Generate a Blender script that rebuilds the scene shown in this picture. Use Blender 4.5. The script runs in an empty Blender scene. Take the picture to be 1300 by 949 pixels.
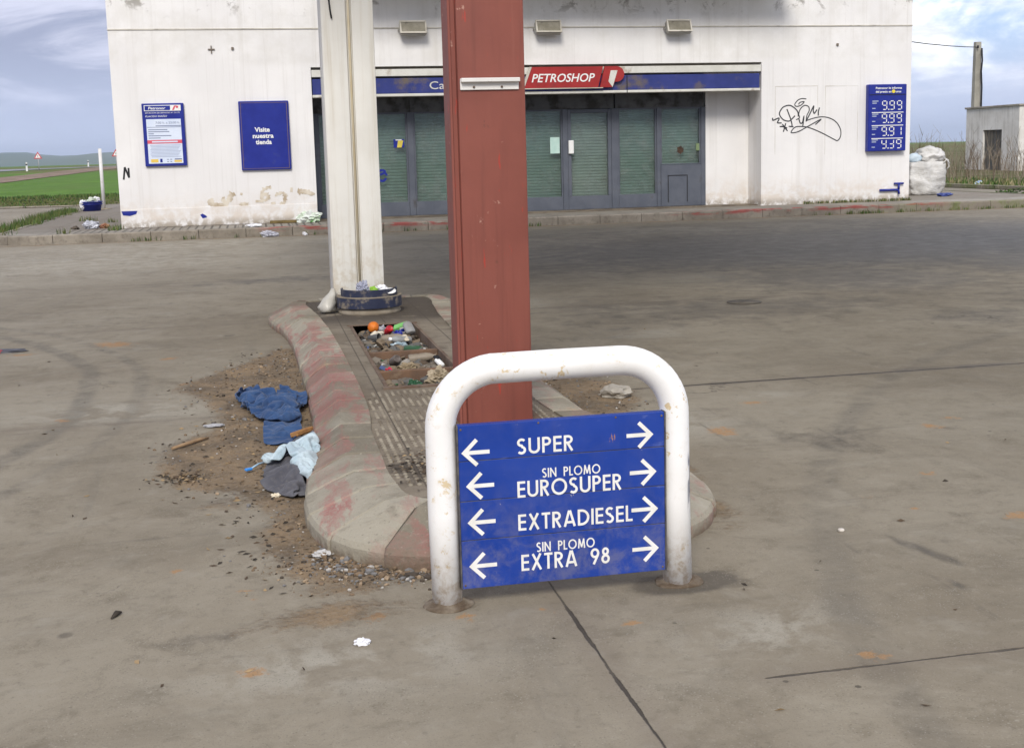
import bpy, bmesh, math, random
import numpy as np
from mathutils import Vector, Matrix, noise
from mathutils.geometry import delaunay_2d_cdt
R = math.radians
rng = random.Random(7)
C = bpy.context.scene.collection
sc = bpy.context.scene

# ------------------------------------------------------------------ camera
YAW, PITCH, ROLL = 0.2021, 0.149, -0.0262
fw = Vector((math.sin(YAW)*math.cos(PITCH), math.cos(YAW)*math.cos(PITCH), -math.sin(PITCH)))
rt = Vector((math.cos(YAW), -math.sin(YAW), 0))
up = rt.cross(fw)
r2 = rt*math.cos(ROLL)+up*math.sin(ROLL)
u2 = up*math.cos(ROLL)-rt*math.sin(ROLL)
cd = bpy.data.cameras.new('camera')
cam = bpy.data.objects.new('camera', cd); C.objects.link(cam)
m = Matrix((r2, u2, -fw)).transposed().to_4x4(); m.translation = (0, 0, 1.65)
cam.matrix_world = m
cd.sensor_width = 36; cd.lens = 1559.4/1300*36; cd.shift_y = -45.5/1300
cd.clip_start = 0.05; cd.clip_end = 30000
sc.camera = cam

# ------------------------------------------------------------------ light
SUN_EL, SUN_AZ = R(40), R(198)          # azimuth clockwise from +Y
sc.view_settings.view_transform = 'Standard'; sc.view_settings.look = 'None'
sc.view_settings.gamma = 1; sc.view_settings.use_curve_mapping = False
sc.view_settings.exposure = 1.08
sd = bpy.data.lights.new('sun', 'SUN'); sd.energy = 1.5; sd.angle = R(21); sd.color = (1, .95, .87)
so = bpy.data.objects.new('sun', sd); C.objects.link(so)
sdir = Vector((math.sin(SUN_AZ)*math.cos(SUN_EL), math.cos(SUN_AZ)*math.cos(SUN_EL), math.sin(SUN_EL)))
so.rotation_euler = sdir.to_track_quat('Z', 'Y').to_euler(); so.location = sdir*60

# ------------------------------------------------------------------ node helper
class NT:
    def __init__(s, tree): s.t = tree; s.n = tree.nodes; s.l = tree.links; s._pos = None; s._obj = None
    def new(s, ty, **kw):
        nd = s.n.new(ty)
        for k, v in kw.items(): setattr(nd, k, v)
        return nd
    def put(s, sock, v):
        if v is None: return
        if isinstance(v, bpy.types.NodeSocket): s.l.new(v, sock)
        elif isinstance(v, (tuple, list)):
            sock.default_value = tuple(v) if len(v) == len(sock.default_value) else tuple(v)+(1,)
        else: sock.default_value = v
    def pos(s):
        if not s._pos: s._pos = s.new('ShaderNodeNewGeometry').outputs['Position']
        return s._pos
    def obj(s):
        if not s._obj: s._obj = s.new('ShaderNodeTexCoord').outputs['Object']
        return s._obj
    def sep(s, v):
        nd = s.new('ShaderNodeSeparateXYZ'); s.put(nd.inputs[0], v); return nd.outputs
    def scale(s, v, f, rot=(0, 0, 0), loc=(0, 0, 0)):
        nd = s.new('ShaderNodeMapping'); s.put(nd.inputs[0], v); nd.inputs['Scale'].default_value = f
        nd.inputs['Rotation'].default_value = rot; nd.inputs['Location'].default_value = loc; return nd.outputs[0]
    def noise(s, v, sc_, det=5, rough=.55, dist=0, col=False):
        nd = s.new('ShaderNodeTexNoise'); s.put(nd.inputs['Vector'], v); nd.inputs['Scale'].default_value = sc_
        nd.inputs['Detail'].default_value = det; nd.inputs['Roughness'].default_value = rough; nd.inputs['Distortion'].default_value = dist
        return nd.outputs['Color' if col else 'Fac']
    def vor(s, v, sc_, feat='F1', out='Distance', rnd=1):
        nd = s.new('ShaderNodeTexVoronoi', feature=feat); s.put(nd.inputs['Vector'], v); nd.inputs['Scale'].default_value = sc_
        nd.inputs['Randomness'].default_value = rnd; return nd.outputs[out]
    def m(s, op, a, b=None, c=None):
        nd = s.new('ShaderNodeMath', operation=op); s.put(nd.inputs[0], a); s.put(nd.inputs[1], b); s.put(nd.inputs[2], c); return nd.outputs[0]
    def ss(s, v, a, b, lo=0., hi=1.):
        nd = s.new('ShaderNodeMapRange', interpolation_type='SMOOTHSTEP'); s.put(nd.inputs['Value'], v)
        if a > b: a, b, lo, hi = b, a, hi, lo
        nd.inputs['From Min'].default_value = a; nd.inputs['From Max'].default_value = b
        nd.inputs['To Min'].default_value = lo; nd.inputs['To Max'].default_value = hi; return nd.outputs['Result']
    def mix(s, f, a, b, mode='MIX'):
        nd = s.new('ShaderNodeMix', data_type='RGBA', blend_type=mode); nd.clamp_factor = True
        s.put(nd.inputs['Factor'], f); s.put(nd.inputs[6], a); s.put(nd.inputs[7], b); return nd.outputs[2]
    def bump(s, h, strength, dist, nrm=None):
        nd = s.new('ShaderNodeBump'); s.put(nd.inputs['Height'], h); nd.inputs['Strength'].default_value = strength
        nd.inputs['Distance'].default_value = dist; s.put(nd.inputs['Normal'], nrm); return nd.outputs[0]
def material(name, fn):
    mt = bpy.data.materials.new(name); mt.use_nodes = True; t = NT(mt.node_tree)
    b = t.n['Principled BSDF']; b.inputs['Specular IOR Level'].default_value = .35
    fn(t, b); return mt
def simple(name, c, rough=.6, c2=None, sc_=4, dirt=None, dsc=3, dlo=.55, dhi=.75, bump=0, bsc=40, bd=.004, metal=0, spec=.35, grain=0, pos=False):
    def f(t, b):
        v = t.pos() if pos else t.obj()
        col = c
        if c2: col = t.mix(t.ss(t.noise(v, sc_, 6), .35, .65), c, c2)
        if grain: col = t.mix(t.m('MULTIPLY', t.ss(t.noise(v, 90, 3), .4, .7), grain), col, tuple(x*.5 for x in c))
        if dirt: col = t.mix(t.ss(t.noise(v, dsc, 8, .65), dlo, dhi), col, dirt)
        t.put(b.inputs['Base Color'], col); b.inputs['Roughness'].default_value = rough
        b.inputs['Metallic'].default_value = metal; b.inputs['Specular IOR Level'].default_value = spec
        if bump: t.put(b.inputs['Normal'], t.bump(t.noise(v, bsc, 5), bump, bd))
    return material(name, f)

# ------------------------------------------------------------------ sky
w = bpy.data.worlds.new('World'); sc.world = w; w.use_nodes = True
t = NT(w.node_tree); bg = t.n['Background']
sky = t.new('ShaderNodeTexSky', sky_type='NISHITA', sun_disc=False)
sky.sun_elevation = SUN_EL; sky.sun_rotation = SUN_AZ; sky.air_density = 1.0; sky.dust_density = 1.5; sky.ozone_density = 2
gen = t.new('ShaderNodeTexCoord').outputs['Generated']
sx, sy, sz = t.sep(gen)
den = t.m('ADD', t.m('MAXIMUM', sz, 0.0), 0.09)
cmb = t.new('ShaderNodeCombineXYZ'); t.put(cmb.inputs[0], t.m('DIVIDE', sx, den)); t.put(cmb.inputs[1], t.m('DIVIDE', sy, den))
cv = cmb.outputs[0]
big = t.noise(t.scale(gen, (2.6, 2.6, 9), loc=(1.3, .4, .2)), 1.15, 8, .60, .5)
fine = t.noise(t.scale(gen, (9, 9, 26)), 1., 9, .62, .5)
# heavier cover to the west (left of the view), broken cumulus to the east
side = t.ss(sx, -.05, .5)
cover = t.m('ADD', t.m('MULTIPLY', big, .72), t.m('MULTIPLY', fine, .28))
cover = t.m('ADD', cover, t.m('MULTIPLY', t.m('SUBTRACT', 1, side), .16))
cover = t.m('ADD', cover, t.m('MULTIPLY', t.m('MULTIPLY', side, t.ss(sz, .09, .17)), .10))
mask = t.ss(cover, .47, .58)
white = t.mix(side, (5.4, 5.6, 6.9), (11.4, 11.5, 11.8))
grey = t.mix(side, (2.9, 3.25, 4.5), (6.3, 6.6, 7.8))
cloud = t.mix(t.ss(t.noise(t.scale(gen, (5, 5, 20), loc=(0, 0, .7)), 1.3, 9, .62, .6), .40, .62), grey, white)
blue = t.mix(.55, sky.outputs[0], (3.6, 4.9, 8.4))
skc = t.mix(mask, blue, cloud)
skc = t.mix(t.ss(sz, .10, .0), skc, (4.6, 5.2, 6.9))     # pale band of far air low down
t.put(bg.inputs['Color'], skc); bg.inputs['Strength'].default_value = .068

# ------------------------------------------------------------------ mesh builder
ORG = {}
class MB:
    def __init__(s): s.v = []; s.f = []; s.mi = []; s.sm = []
    def add(s, vs, fs, mi=0, sm=False):
        o = len(s.v); s.v += [tuple(p) for p in vs]
        for f in fs: s.f.append([i+o for i in f]); s.mi.append(mi); s.sm.append(sm)
        return s
    def bm(s, b, mi=0, sm=False, mat=None):
        b.verts.index_update()
        vs = [(mat @ v.co) if mat else v.co.copy() for v in b.verts]
        s.add(vs, [[v.index for v in f.verts] for f in b.faces], mi, sm); b.free(); return s
    def box(s, x0, x1, y0, y1, z0, z1, mi=0, bev=0, seg=1, mat=None):
        b = bmesh.new(); bmesh.ops.create_cube(b, size=1)
        for v in b.verts:
            v.co = Vector(((x0+x1)/2+v.co.x*(x1-x0), (y0+y1)/2+v.co.y*(y1-y0), (z0+z1)/2+v.co.z*(z1-z0)))
        if bev: bmesh.ops.bevel(b, geom=b.edges[:], offset=bev, segments=seg, profile=.5, affect='EDGES')
        return s.bm(b, mi, False, mat)
    def prism(s, pts, y0, y1, mi=0):
        """outline in the x-z plane, extruded from y0 (front) to y1"""
        n = len(pts); vs = [(x, y0, z) for x, z in pts]+[(x, y1, z) for x, z in pts]
        a = sum(pts[i][0]*pts[(i+1) % n][1]-pts[(i+1) % n][0]*pts[i][1] for i in range(n))
        fr = list(range(n)); bk = list(range(n, 2*n))
        if a < 0: fr.reverse()
        else: bk.reverse()
        fs = [fr, bk]
        for i in range(n):
            j = (i+1) % n
            fs.append([j, i, i+n, j+n] if a > 0 else [i, j, j+n, i+n])
        return s.add(vs, fs, mi)
    def slab(s, pts, z0, z1, mi=0):
        """outline in the x-y plane (counter-clockwise), extruded z0..z1"""
        n = len(pts); vs = [(x, y, z0) for x, y in pts]+[(x, y, z1) for x, y in pts]
        fs = [list(range(n-1, -1, -1)), list(range(n, 2*n))]+[[i, (i+1) % n, (i+1) % n+n, i+n] for i in range(n)]
        return s.add(vs, fs, mi)
    def tube(s, path, r, n=14, mi=0, caps=True, sm=True):
        P = [Vector(p) for p in path]; rr = r if isinstance(r, (list, tuple)) else [r]*len(P)
        vs = []; fs = []; prev = None
        for i, p in enumerate(P):
            d = (P[min(i+1, len(P)-1)]-P[max(i-1, 0)]).normalized()
            if prev is None:
                a = Vector((0, 0, 1)) if abs(d.z) < .9 else Vector((0, 1, 0)); u = d.cross(a).normalized()
            else: u = (prev-d*prev.dot(d)).normalized()
            prev = u; v = d.cross(u)
            for k in range(n):
                an = 2*math.pi*k/n; vs.append(p+(u*math.cos(an)+v*math.sin(an))*rr[i])
        for i in range(len(P)-1):
            for k in range(n):
                a = i*n+k; b_ = i*n+(k+1) % n; fs.append([a, b_, b_+n, a+n])
        s.add(vs, fs, mi, sm)
        if caps:
            o = len(s.v)-len(vs)
            s.f.append([o+k for k in range(n-1, -1, -1)]); s.mi.append(mi); s.sm.append(False)
            s.f.append([o+(len(P)-1)*n+k for k in range(n)]); s.mi.append(mi); s.sm.append(False)
        return s
    def lathe(s, prof, mat=None, n=18, mi=0, sm=True):
        """profile [(r, z)] turned about z, then moved by mat"""
        mat = mat or Matrix(); vs = []; fs = []
        for r_, z in prof:
            for k in range(n):
                a = 2*math.pi*k/n; vs.append(mat @ Vector((r_*math.cos(a), r_*math.sin(a), z)))
        for i in range(len(prof)-1):
            for k in range(n):
                a = i*n+k; b_ = i*n+(k+1) % n; fs.append([a, b_, b_+n, a+n])
        return s.add(vs, fs, mi, sm)
    def blob(s, c, r, sub=2, amp=.25, fr=3., seed=0, mi=0, sm=True, sq=(1, 1, 1), ridged=False, rot=0, flat=None):
        b = bmesh.new(); bmesh.ops.create_icosphere(b, subdivisions=sub, radius=1)
        off = Vector((seed*3.17, seed*1.71, seed*.93)); M = Matrix.Rotation(rot, 3, 'Z')
        for v in b.verts:
            p = v.co.copy(); nn = noise.noise(p*fr+off)+.5*noise.noise(p*fr*2.3+off)
            if ridged: nn = .6-1.6*abs(nn)
            p = p*(1+amp*nn); p = Vector((p.x*sq[0], p.y*sq[1], p.z*sq[2]))*r
            if flat is not None: p.z = max(p.z, flat*r)
            v.co = M @ p+Vector(c)
        return s.bm(b, mi, sm)
    def build(s, name, mats, parent=None, sharp=None, org=None, noisy=0):
        me = bpy.data.meshes.new(name)
        o = Vector(org) if org else (ORG[parent.name] if parent else Vector((0, 0, 0)))
        V = np.array(s.v, dtype=np.float64)-np.array(o)
        me.from_pydata(V.tolist(), [], s.f)
        mats = mats if isinstance(mats, (list, tuple)) else [mats]
        for x in mats: me.materials.append(x)
        me.polygons.foreach_set('material_index', s.mi); me.polygons.foreach_set('use_smooth', s.sm)
        if sharp: me.polygons.foreach_set('use_smooth', [True]*len(s.f)); me.set_sharp_from_angle(angle=R(sharp))
        me.update()
        ob = bpy.data.objects.new(name, me); C.objects.link(ob)
        if parent: ob.parent = parent
        else: ob.location = o
        ORG[ob.name] = o
        return ob
def tag(o, label=None, cat=None, group=None, kind=None):
    if label: o['label'] = label
    if cat: o['category'] = cat
    if group: o['group'] = group
    if kind: o['kind'] = kind
    return o
def thing(name, label, cat, loc, group=None):
    o = bpy.data.objects.new(name, None); C.objects.link(o); o.location = loc; o.empty_display_size = .2
    ORG[o.name] = Vector(loc); return tag(o, label, cat, group)
def solo(mb, name, mats, label, cat, org, group=None, sharp=None):
    return tag(mb.build(name, mats, None, sharp, org), label, cat, group)
def struct(mb, name, mats, sharp=None): return tag(mb.build(name, mats, None, sharp), kind='structure')
def stuff(mb, name, mats, label, cat, sharp=None): return tag(mb.build(name, mats, None, sharp), label, cat, kind='stuff')

# lettering -----------------------------------------------------------
def text_mb(mb, s, x0, x1, z0, z1, y, th=.004, mi=0, shear=0., cap=True, bold=0.):
    """a line of lettering filling x0..x1, capital height z0..z1, front face at y"""
    cu = bpy.data.curves.new('lettering', 'FONT'); cu.body = s; cu.size = 1; cu.extrude = .5; cu.shear = shear; cu.offset = bold
    cu.resolution_u = 3
    ob = bpy.data.objects.new('lettering', cu); C.objects.link(ob)
    dg = bpy.context.evaluated_depsgraph_get(); me = bpy.data.meshes.new_from_object(ob.evaluated_get(dg))
    V = [v.co.copy() for v in me.vertices]; F = [list(p.vertices) for p in me.polygons]
    bpy.data.objects.remove(ob); bpy.data.curves.remove(cu); bpy.data.meshes.remove(me)
    if not V: return
    ax, bx = min(v.x for v in V), max(v.x for v in V); ay, by = min(v.y for v in V), max(v.y for v in V)
    if cap: ay, by = 0., .729
    mb.add([(x0+(v.x-ax)/(bx-ax)*(x1-x0), y-th*(.5+v.z), z0+(v.y-ay)/(by-ay)*(z1-z0)) for v in V], F, mi)
def arc(cx, cy, rx, ry, a0, a1, n=16):
    return [(cx+rx*math.cos(R(a0+(a1-a0)*i/n)), cy+ry*math.sin(R(a0+(a1-a0)*i/n))) for i in range(n+1)]
def ribbon(mb, pts, wd, y, th=.003, mi=0, closed=False, w2=None):
    """flat stroke of even width along pts (x, z), standing th proud of y"""
    P = [Vector((a, b)) for a, b in pts]; n = len(P); L = []; Rr = []
    for i in range(n):
        a = P[(i-1) % n] if (i or closed) else P[i]; b = P[(i+1) % n] if (i < n-1 or closed) else P[i]
        d1 = (P[i]-a); d2 = (b-P[i])
        if d1.length < 1e-9: d1 = d2
        if d2.length < 1e-9: d2 = d1
        d1 = d1.normalized(); d2 = d2.normalized(); n1 = Vector((-d1.y, d1.x)); n2 = Vector((-d2.y, d2.x)); nn = (n1+n2)
        nn = nn.normalized() if nn.length > 1e-6 else n1
        k = 1/max(.5, nn.dot(n1)); hw = wd/2 if not w2 else (wd+(w2-wd)*i/(n-1))/2
        L.append(P[i]+nn*hw*k); Rr.append(P[i]-nn*hw*k)
    vs = []
    for i, (a, b) in enumerate(zip(L, Rr)): f = y-th-(0 if closed else i*.00003); vs += [(a.x, f, a.y), (b.x, f, b.y), (a.x, y, a.y), (b.x, y, b.y)]
    fs = []
    for i in range(n if closed else n-1):
        o = 4*i; q = 4*((i+1) % n)
        fs += [[o, o+1, q+1, q], [o+2, o, q, q+2], [o+1, o+3, q+3, q+1]]
    if not closed: fs += [[0, 2, 3, 1], [4*n-4, 4*n-3, 4*n-1, 4*n-2]]
    mb.add(vs, fs, mi)
T_ = .147; h_ = T_/2
GL = {
 'S': (.56, [arc(.285, .735, .2, .265-h_, 35, 270, 14)+arc(.27, .265, .2, .27-h_, 90, -145, 14)[1:]]),
 'U': (.68, [[(h_, 1), (h_, .36)]+arc(.34, .33, .34-h_, .33-h_, 180, 360)[1:]+[(.68-h_, 1)]]),
 'P': (.54, [[(h_, 0), (h_, 1)], [(h_, 1-h_), (.24, 1-h_)]+arc(.25, .72, .29-h_, .28-h_, 90, -90, 12)+[(h_, .44+h_)]]),
 'E': (.5, [[(h_, 0), (h_, 1)], [(h_, 1-h_), (.5, 1-h_)], [(h_, .52), (.48, .52)], [(h_, h_), (.5, h_)]]),
 'R': (.58, [[(h_, 0), (h_, 1)], [(h_, 1-h_), (.24, 1-h_)]+arc(.25, .725, .29-h_, .275-h_, 90, -90, 12)+[(h_, .45+h_)], [(.23, .5), (.5, 0)]]),
 'O': (1.0, [('c', arc(.5, .5, .5-h_, .515-h_, 0, 360, 32)[:-1])]),
 'X': (.72, [[(.09, 0), (.61, 1)], [(.63, 0), (.11, 1)]]),
 'T': (.54, [[(.27, 0), (.27, 1)], [(0, 1-h_), (.54, 1-h_)]]),
 'A': (.78, [[(.075, 0), (.365, 1)], [(.705, 0), (.415, 1)], [(.16, .27), (.62, .27)]]),
 'D': (.74, [[(h_, 0), (h_, 1)], [(h_, 1-h_), (.22, 1-h_)]+arc(.24, .5, .5-h_, .5-h_, 90, -90, 16)+[(h_, h_)]]),
 'I': (.145, [[(h_, 0), (h_, 1)]]),
 'L': (.44, [[(h_, 0), (h_, 1)], [(h_, h_), (.44, h_)]]),
 'N': (.74, [[(h_, 0), (h_, 1)], [(.74-h_, 0), (.74-h_, 1)], [(h_, .95), (.74-h_, .05)]]),
 'M': (.92, [[(.1, 0), (.2, 1)], [(.2, .97), (.46, .1)], [(.46, .1), (.72, .97)], [(.82, 0), (.72, 1)]]),
 '9': (.58, [('c', arc(.29, .69, .29-h_, .31-h_, 0, 360, 24)[:-1]), [(.49, .58), (.2, 0)]]),
 '8': (.56, [('c', arc(.28, .745, .23-h_, .255-h_, 0, 360, 20)[:-1]), ('c', arc(.28, .28, .28-h_, .29-h_, 0, 360, 22)[:-1])]),
 ' ': (.62, []),
}
def strokes(mb, s, x0, x1, z0, z1, y, th=.0015, mi=0, gap=.13):
    W = sum(GL[c][0] for c in s)+gap*(len(s)-1); kx = (x1-x0)/W; kz = z1-z0; x = 0
    i = 0
    for c in s:
        wd, st = GL[c]
        for q in st:
            cl = isinstance(q, tuple); q = q[1] if cl else q; i += 1
            ribbon(mb, [(x0+(x+a)*kx, z0+b*kz) for a, b in q], T_*(kx+kz)/2, y-.00004*i, th, mi, cl)
        x += wd+gap

# ------------------------------------------------------------------ ground, fields, roads
def zt(y): return float(np.interp(y, [0, 52, 126, 160, 300, 3000], [0, 0, .8, 1.25, 1.5, 1.6]))
def poly_sdf(X, Y, pts):
    """signed distance to a polygon, positive inside (arrays)"""
    d = np.full(X.shape, 1e9); ins = np.zeros(X.shape, bool); n = len(pts)
    for i in range(n):
        (ax, ay), (bx, by) = pts[i], pts[(i+1) % n]
        ex, ey = bx-ax, by-ay; t_ = np.clip(((X-ax)*ex+(Y-ay)*ey)/(ex*ex+ey*ey), 0, 1)
        d = np.minimum(d, np.hypot(X-ax-t_*ex, Y-ay-t_*ey))
        c = (ay > Y) != (by > Y); xi = ax+(Y-ay)/((by-ay) if by != ay else 1e-9)*ex; ins ^= c & (X < xi)
    return np.where(ins, d, -d)
def in_poly(x, y, P):
    """the same for one point, in plain python"""
    d = 1e9; ins = False; ax, ay = P[-1]
    for bx, by in P:
        ex, ey = bx-ax, by-ay; wx, wy = x-ax, y-ay; t_ = (wx*ex+wy*ey)/(ex*ex+ey*ey); t_ = 0 if t_ < 0 else 1 if t_ > 1 else t_
        q = (wx-t_*ex)**2+(wy-t_*ey)**2
        if q < d: d = q
        if (ay > y) != (by > y) and x < ax+(y-ay)/ey*ex: ins = not ins
        ax, ay = bx, by
    return math.sqrt(d) if ins else -math.sqrt(d)
SOIL = [[(.42, 4.62), (.1, 4.75), (-.06, 5.15), (.02, 5.75), (-.2, 6.1), (-.52, 6.45), (-.6, 6.95), (-.58, 7.4), (-.32, 7.62), (-.3, 8.2), (-.42, 8.7), (-.66, 9.2), (-.45, 9.7),
         (-.1, 10.3), (.12, 10.85), (.5, 10.9), (.5, 5.6), (.9, 5.2), (.9, 4.62)],
        [(1.8, 7.25), (2.1, 7.2), (2.36, 7.5), (2.5, 7.95), (2.42, 8.45), (2.2, 8.75), (1.8, 8.8)]]
def groundwear(X, Y):
    def sp(cx, cy, rx, ry, an=0):
        c, s = math.cos(an), math.sin(an); u = ((X-cx)*c+(Y-cy)*s)/rx; v = (-(X-cx)*s+(Y-cy)*c)/ry
        return np.exp(-(u*u+v*v))
    soil = np.zeros_like(X)
    for p in SOIL: soil = np.maximum(soil, np.clip(.5+poly_sdf(X, Y, p)*2.6, 0, 1))
    for a in [(-.47, 6.52, .1, .09), (.2, 4.35, .5, .2, .1), (.62, 4.33, .16, .1), (.3, 4.62, .35, .16), (-.2, 6.0, .25, .2), (2.0, 5.2, .16, .4), (2.12, 5.9, .1, .3), (1.98, 9.6, .1, .9)]:
        soil = np.maximum(soil, .62*sp(*a))
    kerbd = np.clip(1-np.abs(Y-27.25)/.5, 0, 1)*.62*((X > -5.6) & (X < 21)); soil = np.maximum(soil, kerbd)
    oil_dark = np.zeros_like(X)  # small oily marks, plus broad darker fields on the right
    for a in [(1.53, 4.31, .19, .10, 0, 2.0), (2.6, 4.42, .05, .28, .25, .95), (2.5, 4.05, .04, .14, .3, .7), (2.75, 4.5, .05, .1, -.5, .6), (5.09, 12.35, .2, .16, 0, 1.2), (3.9, 8.1, 1.5, .035, .0, 1.1), (5.2, 8.12, .5, .1, 0, .8), (3.2, 8.1, .25, .06, 0, .8),
              (.62, 4.3, .17, .09, 0, .6), (3.2, 6.3, .5, .35, .4, .55), (2.9, 6.35, .12, .2, 0, .5), (.22, 17.3, 2.4, .7, .1, .6), (-.8, 13.7, 1.8, .8, .2, .35), (-3.7, 22.9, 3, 1, 0, .35),
              (3.4, 12.2, .9, 2.6, -.2, .55), (6.8, 10.5, 1.3, 1.1, .3, .55), (9.5, 19, 7, 5, .1, .95), (5.0, 12, 3, 1.5, .1, .62), (10, 11, 4, 3, 0, .62), (15, 20, 5, 5, 0, .8), (7.2, 14.2, 2.6, 2.6, .3, .72), (-.25, 4.24, .25, .1, .1, .45), (-.05, 4.27, .2, .08, .2, .4),
              (2.2, 10.3, .4, 1.8, 0, .6), (12, 15, 4, 3, .2, .85), (3.3, 5.0, .9, .25, .6, .3), (3.9, 6.4, .4, .2, .1, .35), (6, 24, 6, 1.2, 0, .5), (14, 24, 5, 2, .1, .5), (4.7, 8.15, .35, .14, .1, .6),
              (-1.4, 9.9, 1.1, .35, .15, .35), (-1.1, 6.1, .5, .12, .1, .3), (-.9, 4.9, .14, .06, 0, .5), (-1.05, 5.6, .1, .08, 0, .45)]:
        oil_dark = np.maximum(oil_dark, a[5]*sp(*a[:5]))
    rust = np.zeros_like(X)
    for x, y, r_ in [(3.83, 6.44, .13), (4.06, 6.6, .09), (2.63, 6.67, .22), (3.25, 5.48, .1), (3.24, 4.73, .14), (2.76, 5.19, .06), (2.87, 4.95, .06), (-1.35, 11.76, .42), (-.79, 10.7, .16), (1.22, 3.98, .08),
                   (.95, 4.18, .07), (.66, 4.2, .09), (-.13, 4.69, .07), (-.07, 4.58, .06), (-.6, 9.4, .1), (3.1, 7.4, .15), (-1.3, 8.3, .12), (-.4, 5.0, .08), (-.1, 3.9, .1), (.35, 4.3, .12), (1.9, 3.5, .1), (-2.1, 11.4, .2)]:
        rust = np.maximum(rust, .95*sp(x, y, r_*.8, r_*.5, x*3))
    pale = np.zeros_like(X)
    for a in [(3.42, 10.6, .45, .35, .2), (2.75, 13.3, .5, .7, 0), (2.5, 7.0, .3, .5, .3), (.2, 3.9, .5, .25, .1), (-1, 8.5, .8, .5, 0), (5.6, 15, .5, .5, 0), (3.3, 7.6, .25, .12, 0), (1.6, 3.75, .4, .2, .5), (-1.5, 25.5, 5, 1.6, 0), (-3.0, 22, 4, 4, 0)]:
        pale = np.maximum(pale, .8*sp(*a))
    return np.stack([soil, oil_dark, rust, pale], -1)
def axis(segs):
    out = [segs[0][0]]
    for a, b, d in segs:
        n = max(1, round((b-a)/d)); out += [a+(b-a)*(i+1)/n for i in range(n)]
    return np.array(out)
def sheet(name, xs, ys, zf, mat, wear=False):
    X, Y = np.meshgrid(xs, ys); Z = zf(X, Y); nx, ny = len(xs), len(ys)
    me = bpy.data.meshes.new(name); V = np.stack([X, Y, Z], -1).reshape(-1, 3)
    i = np.arange((nx-1)*(ny-1)); r_, c_ = i//(nx-1), i % (nx-1); a = r_*nx+c_
    F = np.stack([a, a+1, a+nx+1, a+nx], -1)
    me.vertices.add(len(V)); me.vertices.foreach_set('co', V.ravel())
    me.loops.add(F.size); me.loops.foreach_set('vertex_index', F.ravel().astype(np.int32))
    me.polygons.add(len(F)); me.polygons.foreach_set('loop_start', np.arange(0, F.size, 4, dtype=np.int32)); 
    me.update(calc_edges=True); me.validate()
    if wear:
        at = me.attributes.new('wear', 'FLOAT_COLOR', 'POINT'); at.data.foreach_set('color', groundwear(X, Y).reshape(-1).astype(np.float32))
    me.polygons.foreach_set('use_smooth', [True]*len(F))
    me.materials.append(mat); ob = bpy.data.objects.new(name, me); C.objects.link(ob); ORG[ob.name] = Vector(); return tag(ob, kind='structure')

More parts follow.
